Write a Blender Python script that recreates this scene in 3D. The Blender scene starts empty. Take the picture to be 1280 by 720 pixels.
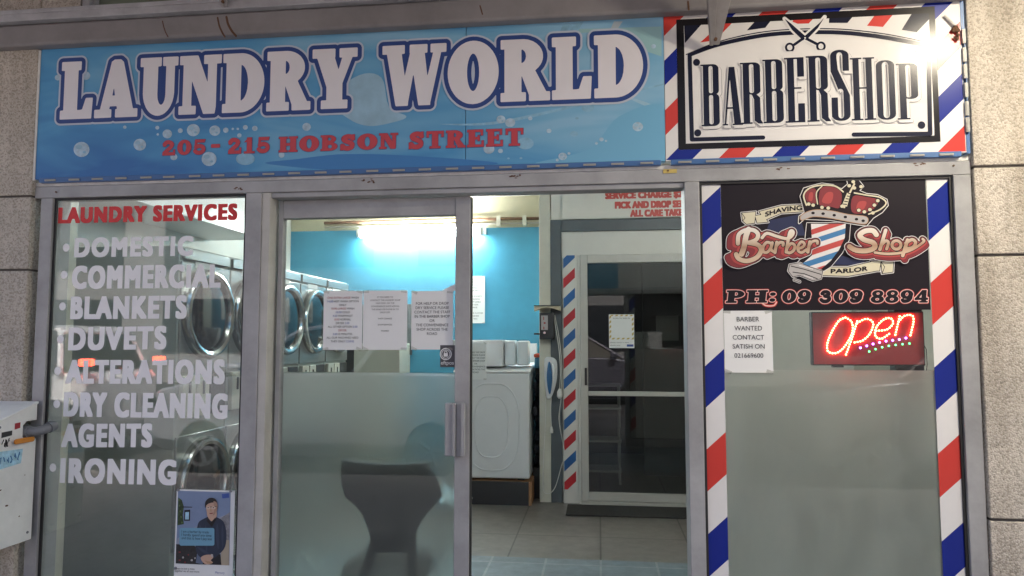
import bpy, bmesh, math, random
import numpy as np
from mathutils import Vector, Matrix, geometry
random.seed(7)
R = math.radians
SC = bpy.context.scene
COL = SC.collection

# ------------------------------------------------------------------ camera
CAM = (0.0, -3.0, 1.45)
YAW, PITCH, FPX = R(6.857), R(4.171), 900.0
cd = bpy.data.cameras.new('camera')
cam = bpy.data.objects.new('camera', cd)
COL.objects.link(cam)
cam.location = CAM
cam.rotation_euler = (R(90) + PITCH, 0, YAW)
cd.sensor_width = 36
cd.lens = FPX / 1280 * 36
cd.clip_start = 0.05
cd.clip_end = 2000
SC.camera = cam

# ------------------------------------------------------------------ sky, sun, exposure
SUN_EL, SUN_ROT = R(50), R(18)
w = bpy.data.worlds.new('World')
SC.world = w
w.use_nodes = True
nt = w.node_tree
bg = nt.nodes['Background']
sky = nt.nodes.new('ShaderNodeTexSky')
sky.sky_type = 'NISHITA'
sky.sun_disc = False
sky.sun_elevation = SUN_EL
sky.sun_rotation = SUN_ROT
sky.air_density = 0.8
sky.dust_density = 8.0
sky.ozone_density = 0.3
nt.links.new(sky.outputs[0], bg.inputs[0])
bg.inputs[1].default_value = 0.15
sl = bpy.data.lights.new('sun', 'SUN')
sl.energy = 2.4
sl.angle = R(12)
sl.color = (1, 0.97, 0.93)
sun = bpy.data.objects.new('sun', sl)
COL.objects.link(sun)
# veiled sun from behind the shop: it reaches the far side of the street, the shopfront stays in open shade
sdir = Vector((math.sin(SUN_ROT) * math.cos(SUN_EL), math.cos(SUN_ROT) * math.cos(SUN_EL), math.sin(SUN_EL)))
sun.rotation_euler = sdir.to_track_quat('Z', 'Y').to_euler()
sun.location = sdir * 50
SC.view_settings.view_transform = 'Standard'
SC.view_settings.look = 'None'
SC.view_settings.exposure = 1.6
SC.view_settings.gamma = 1
SC.view_settings.use_curve_mapping = False
SC.render.engine = 'CYCLES'
cy = SC.cycles
cy.max_bounces = 10
cy.diffuse_bounces = 4
cy.glossy_bounces = 4
cy.transmission_bounces = 8
cy.transparent_max_bounces = 24
cy.sample_clamp_indirect = 4
cy.use_denoising = True
cy.caustics_reflective = False

# ------------------------------------------------------------------ where a sight line of the survey meets a plane Y
_cy, _sy, _cp, _sp = math.cos(YAW), math.sin(YAW), math.cos(PITCH), math.sin(PITCH)
_f = Vector((-_sy * _cp, _cy * _cp, _sp)); _r = Vector((_cy, _sy, 0)); _u = _r.cross(_f)
def at(px, py, Y=0.0):
    d = _f * FPX + _r * (px - 640) - _u * (py - 360)
    t = (Y - CAM[1]) / d.y
    return (CAM[0] + d.x * t, CAM[2] + d.z * t)
def crop(ox, oy, s, Y):
    return lambda cx, cy_: at(ox + cx / s, oy + cy_ / s, Y)

# ------------------------------------------------------------------ materials
def new_mat(name):
    m = bpy.data.materials.new(name); m.use_nodes = True
    n = m.node_tree
    return m, n, n.nodes['Principled BSDF']
def N(nt, typ, **kw):
    n = nt.nodes.new(typ)
    for k, v in kw.items(): setattr(n, k, v)
    return n
def rgba(c): return (c[0], c[1], c[2], 1)
def M(name, col, rough=0.5, metal=0.0, var=0.0, vs=6.0, bump=0.0, bs=60.0, spec=0.5, dirt=0.0, coat=0.0, stretch=None):
    m, n, p = new_mat(name)
    p.inputs['Base Color'].default_value = rgba(col)
    p.inputs['Roughness'].default_value = rough
    p.inputs['Metallic'].default_value = metal
    p.inputs['Specular IOR Level'].default_value = spec
    p.inputs['Coat Weight'].default_value = coat
    tc = N(n, 'ShaderNodeTexCoord')
    src = tc.outputs['Object']
    if stretch:
        mp = N(n, 'ShaderNodeMapping'); mp.inputs['Scale'].default_value = stretch
        n.links.new(src, mp.inputs[0]); src = mp.outputs[0]
    if var or dirt:
        nz = N(n, 'ShaderNodeTexNoise'); nz.inputs['Scale'].default_value = vs; nz.inputs['Detail'].default_value = 6; nz.inputs['Roughness'].default_value = 0.65
        n.links.new(src, nz.inputs['Vector'])
        rp = N(n, 'ShaderNodeValToRGB')
        lo = 1 - var - dirt; hi = 1 + var
        rp.color_ramp.elements[0].position = 0.32; rp.color_ramp.elements[1].position = 0.68
        rp.color_ramp.elements[0].color = tuple(max(0, x * lo) for x in col) + (1,)
        rp.color_ramp.elements[1].color = tuple(min(1, x * hi) for x in col) + (1,)
        n.links.new(nz.outputs['Fac'], rp.inputs[0]); n.links.new(rp.outputs[0], p.inputs['Base Color'])
        mr = N(n, 'ShaderNodeMapRange'); mr.inputs[3].default_value = max(0.03, rough - 0.08); mr.inputs[4].default_value = min(1, rough + 0.08)
        n.links.new(nz.outputs['Fac'], mr.inputs[0]); n.links.new(mr.outputs[0], p.inputs['Roughness'])
    if bump:
        nb = N(n, 'ShaderNodeTexNoise'); nb.inputs['Scale'].default_value = bs; nb.inputs['Detail'].default_value = 4
        n.links.new(src, nb.inputs['Vector'])
        b = N(n, 'ShaderNodeBump'); b.inputs['Strength'].default_value = bump; b.inputs['Distance'].default_value = 0.01
        n.links.new(nb.outputs['Fac'], b.inputs['Height']); n.links.new(b.outputs[0], p.inputs['Normal'])
    return m
def emit(name, col, strength, base=(0.8, 0.8, 0.8)):
    m, n, p = new_mat(name)
    p.inputs['Base Color'].default_value = rgba(base)
    p.inputs['Emission Color'].default_value = rgba(col)
    p.inputs['Emission Strength'].default_value = strength
    return m
def clear_glass(name, tint=(0.95, 0.97, 0.96), ior=1.5, rough=0.0, haze=0.0):
    m = bpy.data.materials.new(name); m.use_nodes = True; n = m.node_tree; n.nodes.clear()
    o = N(n, 'ShaderNodeOutputMaterial'); t = N(n, 'ShaderNodeBsdfTransparent'); g = N(n, 'ShaderNodeBsdfGlossy')
    # Schlick reflectance of one face, the same from both sides of the pane
    lw_ = N(n, 'ShaderNodeLayerWeight'); lw_.inputs[0].default_value = 0.5; mx = N(n, 'ShaderNodeMixShader')
    pw = N(n, 'ShaderNodeMath', operation='POWER'); pw.inputs[1].default_value = 5
    f0 = ((ior - 1) / (ior + 1)) ** 2
    f = N(n, 'ShaderNodeMapRange'); f.inputs[3].default_value = f0; f.inputs[4].default_value = 1.0
    n.links.new(lw_.outputs['Facing'], pw.inputs[0]); n.links.new(pw.outputs[0], f.inputs[0])
    t.inputs[0].default_value = rgba(tint); g.inputs['Roughness'].default_value = rough
    n.links.new(f.outputs[0], mx.inputs[0]); n.links.new(t.outputs[0], mx.inputs[1]); n.links.new(g.outputs[0], mx.inputs[2])
    last = mx
    if haze:   # a thin pale diffuse layer over the pane, varied by noise
        d = N(n, 'ShaderNodeBsdfDiffuse'); d.inputs[0].default_value = (0.6, 0.6, 0.6, 1)
        tc = N(n, 'ShaderNodeTexCoord'); nz = N(n, 'ShaderNodeTexNoise'); nz.inputs['Scale'].default_value = 5; nz.inputs['Detail'].default_value = 6
        n.links.new(tc.outputs['Object'], nz.inputs['Vector'])
        mr = N(n, 'ShaderNodeMapRange'); mr.inputs[1].default_value = 0.3; mr.inputs[2].default_value = 0.75
        mr.inputs[3].default_value = haze * 0.5; mr.inputs[4].default_value = haze * 1.5
        m2 = N(n, 'ShaderNodeMixShader')
        n.links.new(nz.outputs['Fac'], mr.inputs[0]); n.links.new(mr.outputs[0], m2.inputs[0])
        n.links.new(mx.outputs[0], m2.inputs[1]); n.links.new(d.outputs[0], m2.inputs[2]); last = m2
    n.links.new(last.outputs[0], o.inputs[0])
    return m
def frosted(name, col, rough, milk):
    m = bpy.data.materials.new(name); m.use_nodes = True; n = m.node_tree; n.nodes.clear()
    o = N(n, 'ShaderNodeOutputMaterial'); t = N(n, 'ShaderNodeBsdfRefraction'); d = N(n, 'ShaderNodeBsdfDiffuse')
    tr = N(n, 'ShaderNodeBsdfTranslucent')
    mx = N(n, 'ShaderNodeMixShader'); m2 = N(n, 'ShaderNodeMixShader')
    t.inputs['Color'].default_value = rgba(col); t.inputs['Roughness'].default_value = rough; t.inputs['IOR'].default_value = 1.45
    d.inputs[0].default_value = (0.66, 0.68, 0.65, 1); tr.inputs[0].default_value = (0.66, 0.68, 0.65, 1)
    m2.inputs[0].default_value = 0.45
    n.links.new(d.outputs[0], m2.inputs[1]); n.links.new(tr.outputs[0], m2.inputs[2])
    tc = N(n, 'ShaderNodeTexCoord'); nz = N(n, 'ShaderNodeTexNoise'); nz.inputs['Scale'].default_value = 3; nz.inputs['Detail'].default_value = 8; nz.inputs['Roughness'].default_value = 0.7; nz.inputs['Distortion'].default_value = 0.8
    mp = N(n, 'ShaderNodeMapping'); mp.inputs['Scale'].default_value = (2.2, 1, 0.8); mp.inputs['Rotation'].default_value = (0, R(20), 0)
    n.links.new(tc.outputs['Object'], mp.inputs[0]); n.links.new(mp.outputs[0], nz.inputs['Vector'])
    mr = N(n, 'ShaderNodeMapRange'); mr.inputs[1].default_value = 0.3; mr.inputs[2].default_value = 0.72; mr.inputs[3].default_value = milk * 0.72; mr.inputs[4].default_value = min(1, milk * 1.3)
    n.links.new(nz.outputs['Fac'], mr.inputs[0]); n.links.new(mr.outputs[0], mx.inputs[0])
    n.links.new(t.outputs[0], mx.inputs[1]); n.links.new(m2.outputs[0], mx.inputs[2])
    n.links.new(mx.outputs[0], o.inputs[0])
    return m
def aggregate(name, c1, c2, c3):
    m, n, p = new_mat(name)
    tc = N(n, 'ShaderNodeTexCoord')
    v = N(n, 'ShaderNodeTexVoronoi'); v.inputs['Scale'].default_value = 150
    n.links.new(tc.outputs['Object'], v.inputs['Vector'])
    rp = N(n, 'ShaderNodeValToRGB'); e = rp.color_ramp.elements
    e[0].color = rgba(c1); e[1].color = rgba(c3); k = e.new(0.5); k.color = rgba(c2)
    k2 = e.new(0.12); k2.color = rgba([x * 0.74 for x in c1])
    sp = N(n, 'ShaderNodeSeparateColor'); n.links.new(v.outputs['Color'], sp.inputs[0]); n.links.new(sp.outputs[0], rp.inputs[0])
    nz = N(n, 'ShaderNodeTexNoise'); nz.inputs['Scale'].default_value = 3.2; nz.inputs['Detail'].default_value = 7
    n.links.new(tc.outputs['Object'], nz.inputs['Vector'])
    mr = N(n, 'ShaderNodeMapRange'); mr.inputs[1].default_value = 0.3; mr.inputs[2].default_value = 0.7; mr.inputs[3].default_value = 0.82; mr.inputs[4].default_value = 1.08
    n.links.new(nz.outputs['Fac'], mr.inputs[0])
    mx = N(n, 'ShaderNodeMix', data_type='RGBA', blend_type='MULTIPLY'); mx.inputs[0].default_value = 1
    cc = N(n, 'ShaderNodeCombineColor')
    for i in range(3): n.links.new(mr.outputs[0], cc.inputs[i])
    n.links.new(rp.outputs[0], mx.inputs[6]); n.links.new(cc.outputs[0], mx.inputs[7])
    # rain streaks down the face
    mp = N(n, 'ShaderNodeMapping'); mp.inputs['Scale'].default_value = (7, 7, 0.5); n.links.new(tc.outputs['Object'], mp.inputs[0])
    n2 = N(n, 'ShaderNodeTexNoise'); n2.inputs['Scale'].default_value = 1.6; n2.inputs['Detail'].default_value = 5; n.links.new(mp.outputs[0], n2.inputs['Vector'])
    r2 = N(n, 'ShaderNodeValToRGB'); r2.color_ramp.elements[0].position = .34; r2.color_ramp.elements[0].color = (.80, .78, .75, 1); r2.color_ramp.elements[1].position = .56; r2.color_ramp.elements[1].color = (1, 1, 1, 1)
    n.links.new(n2.outputs['Fac'], r2.inputs[0])
    m2 = N(n, 'ShaderNodeMix', data_type='RGBA', blend_type='MULTIPLY'); m2.inputs[0].default_value = 1
    n.links.new(mx.outputs[2], m2.inputs[6]); n.links.new(r2.outputs[0], m2.inputs[7]); n.links.new(m2.outputs[2], p.inputs['Base Color'])
    p.inputs['Roughness'].default_value = 0.85
    b = N(n, 'ShaderNodeBump'); b.inputs['Strength'].default_value = 0.7; b.inputs['Distance'].default_value = 0.004
    n.links.new(v.outputs['Distance'], b.inputs['Height']); b.invert = True; n.links.new(b.outputs[0], p.inputs['Normal'])
    return m
def tiles(name, c1, c2, grout, w_, h_, off, mortar, rough, bumpy=0.2):
    m, n, p = new_mat(name)
    tc = N(n, 'ShaderNodeTexCoord')
    br = N(n, 'ShaderNodeTexBrick'); br.offset = off; br.squash = 1
    br.inputs['Scale'].default_value = 1; br.inputs['Brick Width'].default_value = w_; br.inputs['Row Height'].default_value = h_
    br.inputs['Mortar Size'].default_value = mortar; br.inputs['Mortar Smooth'].default_value = 0.1
    br.inputs['Color1'].default_value = rgba(c1); br.inputs['Color2'].default_value = rgba(c2); br.inputs['Mortar'].default_value = rgba(grout)
    n.links.new(tc.outputs['Object'], br.inputs['Vector'])
    nz = N(n, 'ShaderNodeTexNoise'); nz.inputs['Scale'].default_value = 9; nz.inputs['Detail'].default_value = 8; nz.inputs['Roughness'].default_value = 0.7
    n.links.new(tc.outputs['Object'], nz.inputs['Vector'])
    mr = N(n, 'ShaderNodeMapRange'); mr.inputs[1].default_value = 0.3; mr.inputs[2].default_value = 0.7; mr.inputs[3].default_value = 0.68; mr.inputs[4].default_value = 1.15
    n.links.new(nz.outputs['Fac'], mr.inputs[0])
    cc = N(n, 'ShaderNodeCombineColor')
    for i in range(3): n.links.new(mr.outputs[0], cc.inputs[i])
    mx = N(n, 'ShaderNodeMix', data_type='RGBA', blend_type='MULTIPLY'); mx.inputs[0].default_value = 1
    n.links.new(br.outputs['Color'], mx.inputs[6]); n.links.new(cc.outputs[0], mx.inputs[7]); n.links.new(mx.outputs[2], p.inputs['Base Color'])
    p.inputs['Roughness'].default_value = rough
    b = N(n, 'ShaderNodeBump'); b.inputs['Strength'].default_value = bumpy; b.inputs['Distance'].default_value = 0.003
    n.links.new(nz.outputs['Fac'], b.inputs['Height']); n.links.new(b.outputs[0], p.inputs['Normal'])
    return m

mt = {}
mt['alu'] = M('powder_coated_aluminium', (0.375, 0.378, 0.385), 0.40, 0.0, var=0.08, vs=4, dirt=0.20, bump=0.05, bs=120)
mt['alu_in'] = M('interior_aluminium', (0.50, 0.49, 0.45), 0.4, 0.0, var=0.05)
mt['gasket'] = M('black_gasket', (0.015, 0.015, 0.016), 0.6)
mt['steel'] = M('stainless_steel', (0.36, 0.37, 0.36), 0.32, 0.7, var=0.08, vs=4, stretch=(1, 1, 12))
mt['panel_grey'] = M('galvanised_panel', (0.31, 0.335, 0.31), 0.5, 0.1, var=0.10, vs=2.5)
mt['chrome'] = M('chrome', (0.46, 0.46, 0.45), 0.2, 1.0)
mt['black'] = M('black_plastic', (0.02, 0.02, 0.022), 0.4)
mt['darkgrey'] = M('dark_grey_paint', (0.085, 0.10, 0.11), 0.5, var=0.08)
mt['white'] = M('white_enamel', (0.72, 0.73, 0.74), 0.3, var=0.03, vs=3)
mt['cream'] = M('cream_paint', (0.60, 0.585, 0.50), 0.55, var=0.06, vs=4, dirt=0.05)
mt['wallwhite'] = M('white_wall_paint', (0.68, 0.67, 0.62), 0.6, var=0.05, vs=2.5)
mt['blue'] = M('blue_wall_paint', (0.05, 0.26, 0.40), 0.5, var=0.10, vs=3, bump=0.08, bs=90)
mt['olive'] = M('old_cream_wall', (0.47, 0.43, 0.31), 0.7, var=0.1, vs=3)
mt['paper'] = M('paper', (0.80, 0.81, 0.80), 0.7, var=0.02, bump=0.03, bs=14)
mt['ink'] = M('black_ink', (0.02, 0.02, 0.025), 0.7)
mt['inkred'] = M('red_ink', (0.35, 0.03, 0.04), 0.7)
mt['inkblue'] = M('blue_ink', (0.05, 0.10, 0.35), 0.7)
mt['vinylwhite'] = M('white_vinyl', (0.85, 0.85, 0.86), 0.45, var=0.04, vs=9)
mt['vinylred'] = M('red_vinyl', (0.64, 0.018, 0.02), 0.4, var=0.12, vs=30)
mt['signwhite'] = M('printed_white', (0.76, 0.74, 0.77), 0.4, var=0.03, vs=4)
mt['signnavy'] = M('printed_navy', (0.015, 0.05, 0.22), 0.4)
mt['signhalo'] = M('printed_pale_halo', (0.50, 0.56, 0.66), 0.4)
mt['signred'] = M('printed_red', (0.52, 0.045, 0.06), 0.4)
mt['gwhite'] = M('gloss_white_print', (0.74, 0.73, 0.72), 0.19, var=0.04, vs=3, spec=0.12)
mt['gblack'] = M('gloss_black_print', (0.012, 0.011, 0.013), 0.22, spec=0.2)
mt['gnavy'] = M('gloss_ink_navy', (0.012, 0.014, 0.032), 0.22, spec=0.2)
mt['gblue'] = M('gloss_blue_print', (0.012, 0.025, 0.24), 0.24, spec=0.2)
mt['gred'] = M('gloss_red_print', (0.58, 0.055, 0.045), 0.24, spec=0.2)
mt['ggrey'] = M('gloss_grey_print', (0.16, 0.16, 0.18), 0.24, spec=0.2)
mt['rib'] = M('ribbon_cream', (0.66, 0.62, 0.45), 0.3)
mt['maroon'] = M('maroon_print', (0.22, 0.025, 0.03), 0.3)
mt['maroon2'] = M('bright_maroon_print', (0.42, 0.06, 0.055), 0.3)
mt['tan'] = M('tan_print', (0.45, 0.28, 0.17), 0.3)
mt['creamp'] = M('cream_print', (0.78, 0.66, 0.52), 0.3)
mt['silver'] = M('silver_print', (0.45, 0.43, 0.42), 0.3)
mt['pblue'] = M('pole_blue_print', (0.05, 0.20, 0.42), 0.3)
mt['pred'] = M('pole_red_print', (0.50, 0.07, 0.06), 0.3)
mt['poster_black'] = M('poster_black', (0.014, 0.010, 0.014), 0.38, var=0.05, spec=0.2)
mt['pink'] = M('pink_print', (0.80, 0.52, 0.48), 0.3)
mt['glass'] = clear_glass('window_glass', ior=1.55, haze=0.012)
mt['glass_b'] = clear_glass('barber_window_glass', ior=1.36, haze=0.012)
mt['glass_l'] = clear_glass('laundry_window_glass', ior=1.95, haze=0.015)
mt['glass_in'] = clear_glass('inner_door_glass', tint=(0.72, 0.75, 0.74), ior=1.6, haze=0.01)
mt['tape'] = clear_glass('clear_tape', tint=(0.86, 0.86, 0.83), ior=1.6, rough=0.25, haze=0.12)
mt['frost'] = frosted('frosted_film', (0.90, 0.95, 0.94), 0.29, 0.11)
mt['frost_r'] = frosted('frosted_film_warm', (0.93, 0.915, 0.87), 0.5, 0.42)
mt['darkglass'] = M('dark_drum_glass', (0.012, 0.013, 0.012), 0.08, spec=0.6)
mt['wood'] = M('chipboard', (0.36, 0.19, 0.09), 0.7, var=0.15, vs=12)
mt['beam'] = M('weathered_beam_paint', (0.24, 0.228, 0.232), 0.7, var=0.12, vs=3, dirt=0.10, bump=0.1, bs=25)
mt['channel'] = M('dull_steel_channel', (0.40, 0.40, 0.42), 0.5, 0.1, var=0.15, vs=7, dirt=0.1)
mt['galv'] = M('galvanised_strut', (0.34, 0.32, 0.31), 0.5, 0.3, var=0.12, vs=10, dirt=0.1)
mt['rust'] = M('rust', (0.11, 0.055, 0.03), 0.9, var=0.3, vs=30)
mt['conc_w'] = aggregate('warm_exposed_aggregate', (0.47, 0.425, 0.36), (0.53, 0.485, 0.415), (0.585, 0.54, 0.475))
mt['joint'] = M('mortar_joint', (0.09, 0.08, 0.07), 0.9)
mt['floor'] = tiles('grey_floor_tile', (0.165, 0.15, 0.135), (0.185, 0.168, 0.15), (0.06, 0.055, 0.05), 0.62, 1.24, 0.0, 0.006, 0.35)
mt['slate'] = tiles('blue_slate_tile', (0.13, 0.17, 0.19), (0.17, 0.205, 0.225), (0.25, 0.27, 0.28), 0.36, 0.36, 0.0, 0.008, 0.4, 0.5)
mt['mat'] = M('doormat_fibre', (0.035, 0.034, 0.032), 0.95, var=0.25, vs=60, bump=0.8, bs=300)
mt['asphalt'] = M('asphalt', (0.05, 0.05, 0.052), 0.85, var=0.2, vs=40, bump=0.5, bs=200)
mt['pave'] = tiles('pavement_slabs', (0.25, 0.245, 0.235), (0.275, 0.27, 0.26), (0.12, 0.12, 0.12), 0.6, 0.6, 0.5, 0.006, 0.8)
mt['line'] = M('road_paint', (0.7, 0.7, 0.68), 0.7, var=0.1, vs=20)
mt['kerb'] = M('kerb_concrete', (0.32, 0.31, 0.29), 0.85, var=0.1)
mt['boxwhite'] = M('painted_box', (0.78, 0.79, 0.78), 0.45, var=0.06, vs=6, dirt=0.06)
mt['pipe'] = M('grey_pipe', (0.20, 0.21, 0.23), 0.5, 0.2, var=0.1)
mt['orange'] = M('orange_handle', (0.62, 0.24, 0.03), 0.45)
mt['tagblue'] = M('faded_blue_paint', (0.36, 0.60, 0.74), 0.6, var=0.25, vs=40)
mt['chair'] = M('charcoal_plastic', (0.022, 0.020, 0.018), 0.8, spec=0.15)
mt['cord'] = M('white_cable', (0.70, 0.69, 0.65), 0.5)
mt['led_red'] = emit('red_led', (1.0, 0.10, 0.035), 30.0, (0.5, 0.1, 0.1))
mt['led_vio'] = emit('violet_led', (0.30, 0.12, 1.0), 9.0, (0.2, 0.1, 0.5))
mt['led_grn'] = emit('green_led', (0.05, 0.85, 0.18), 4.0, (0.1, 0.4, 0.1))
mt['led_board'] = M('led_glow_acrylic', (0.22, 0.016, 0.02), 0.4)  # acrylic made redder so its colour also carries the glow of the LEDs
mt['tube'] = emit('fluorescent_tube', (0.93, 1.0, 0.97), 50.0)
mt['tube2'] = emit('ceiling_tube', (0.93, 1.0, 0.95), 24.0)
mt['tube3'] = emit('bright_ceiling_tube', (0.97, 1.0, 0.95), 48.0)
mt['creamshelf'] = M('cream_plastic', (0.62, 0.55, 0.38), 0.5)
mt['signred2'] = M('red_cut_vinyl', (0.48, 0.05, 0.04), 0.5)
mt['pred2'] = M('stripe_red', (0.42, 0.012, 0.02), 0.4)
mt['pblue2'] = M('stripe_blue', (0.015, 0.10, 0.30), 0.4)
mt['flood'] = emit('flood_lamp_lens', (1.0, 0.88, 0.68), 230.0)
def script_print(z_hi, z_mid, z_lo):
    m, n, pr = new_mat('cream_to_tan_print')
    tc = N(n, 'ShaderNodeTexCoord'); sx = N(n, 'ShaderNodeSeparateXYZ'); n.links.new(tc.outputs['Object'], sx.inputs[0])
    mr = N(n, 'ShaderNodeMapRange'); mr.inputs[1].default_value = z_lo; mr.inputs[2].default_value = z_hi
    n.links.new(sx.outputs[2], mr.inputs[0])
    rp = N(n, 'ShaderNodeValToRGB'); e = rp.color_ramp.elements
    e[0].color = (0.62, 0.48, 0.35, 1); e[1].color = (0.80, 0.76, 0.70, 1)
    k = e.new((z_mid - z_lo) / (z_hi - z_lo)); k.color = (0.40, 0.25, 0.16, 1); k = e.new((z_mid - z_lo) / (z_hi - z_lo) + .3); k.color = (0.70, 0.60, 0.48, 1)
    n.links.new(mr.outputs[0], rp.inputs[0]); n.links.new(rp.outputs[0], pr.inputs['Base Color']); pr.inputs['Roughness'].default_value = 0.3
    return m
mt['ledmod'] = M('led_module_grey', (0.36, 0.36, 0.33), 0.4)
mt['ledstrip'] = M('blue_led_strip', (0.05, 0.14, 0.34), 0.4)
mt['flash'] = M('pale_flashing', (0.70, 0.69, 0.65), 0.5, var=0.12, vs=9, dirt=0.1)
mt['soffit'] = M('canopy_soffit', (0.30, 0.29, 0.28), 0.7, var=0.08)
mt['skin'] = M('printed_skin', (0.55, 0.36, 0.27), 0.45)
mt['jacket'] = M('printed_navy_shirt', (0.02, 0.03, 0.06), 0.45)
mt['trouser'] = M('printed_dark_trousers', (0.015, 0.015, 0.02), 0.45)
mt['bub'] = M('printed_speech_blue', (0.16, 0.36, 0.50), 0.45)
mt['hairp'] = M('printed_black_hair', (0.012, 0.011, 0.012), 0.45)
mt['leafp'] = M('printed_foliage', (0.03, 0.06, 0.02), 0.45, var=0.6, vs=60)
mt['teal'] = M('teal_towel', (0.10, 0.28, 0.42), 0.9, bump=0.5)
mt['redtowel'] = M('red_towel', (0.42, 0.07, 0.04), 0.9, bump=0.5)
mt['translu'] = M('white_tub', (0.70, 0.75, 0.78), 0.35)
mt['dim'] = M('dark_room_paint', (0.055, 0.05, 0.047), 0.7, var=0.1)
mt['beige'] = M('beige_panel', (0.50, 0.49, 0.42), 0.5, var=0.04)
mt['yellowtape'] = M('ochre_print', (0.55, 0.42, 0.12), 0.6)

# a printed poster of soap water: pale and deep blue sweeps
def water_print():
    m, n, p = new_mat('printed_soap_water')
    tc = N(n, 'ShaderNodeTexCoord'); sx = N(n, 'ShaderNodeSeparateXYZ'); n.links.new(tc.outputs['Object'], sx.inputs[0])
    mp = N(n, 'ShaderNodeMapping'); mp.inputs['Scale'].default_value = (0.75, 1, 3.2); mp.inputs['Rotation'].default_value = (0, R(8), 0)
    n.links.new(tc.outputs['Object'], mp.inputs[0])
    nz = N(n, 'ShaderNodeTexNoise'); nz.inputs['Scale'].default_value = 1.7; nz.inputs['Detail'].default_value = 3; nz.inputs['Distortion'].default_value = 0.6
    n.links.new(mp.outputs[0], nz.inputs['Vector'])
    a = N(n, 'ShaderNodeMapRange'); a.inputs[1].default_value = 0; a.inputs[2].default_value = 2.83; a.inputs[3].default_value = 0; a.inputs[4].default_value = 0.42
    n.links.new(sx.outputs[0], a.inputs[0])
    b = N(n, 'ShaderNodeMapRange'); b.inputs[1].default_value = 0.0; b.inputs[2].default_value = 0.32; b.inputs[3].default_value = -0.22; b.inputs[4].default_value = 0.03
    n.links.new(sx.outputs[2], b.inputs[0])
    s = N(n, 'ShaderNodeMath', operation='ADD'); n.links.new(a.outputs[0], s.inputs[0]); n.links.new(b.outputs[0], s.inputs[1])
    c = N(n, 'ShaderNodeMapRange'); c.inputs[1].default_value = 0.3; c.inputs[2].default_value = 0.7; c.inputs[3].default_value = 0.0; c.inputs[4].default_value = 0.5
    n.links.new(nz.outputs['Fac'], c.inputs[0])
    t = N(n, 'ShaderNodeMath', operation='ADD'); n.links.new(s.outputs[0], t.inputs[0]); n.links.new(c.outputs[0], t.inputs[1])
    rp = N(n, 'ShaderNodeValToRGB'); e = rp.color_ramp.elements
    e[0].color = (0.025, 0.15, 0.42, 1); e[1].color = (0.34, 0.56, 0.72, 1)
    k = e.new(0.30); k.color = (0.07, 0.30, 0.56, 1); k = e.new(0.62); k.color = (0.17, 0.42, 0.62, 1)
    n.links.new(t.outputs[0], rp.inputs[0]); n.links.new(rp.outputs[0], p.inputs['Base Color'])
    p.inputs['Roughness'].default_value = 0.42
    return m
mt['water'] = water_print()
mt['bubble'] = M('printed_bubble', (0.40, 0.55, 0.66), 0.42, var=0.25, vs=30)
mt['bubble2'] = M('printed_faint_bubble', (0.24, 0.46, 0.62), 0.42, var=0.2, vs=20)
mt['cloudp'] = M('printed_pale_swirl', (0.30, 0.49, 0.62), 0.42, var=0.15, vs=6)
mt['greenp'] = M('printed_pale_green_sweep', (0.30, 0.52, 0.55), 0.42)

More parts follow.
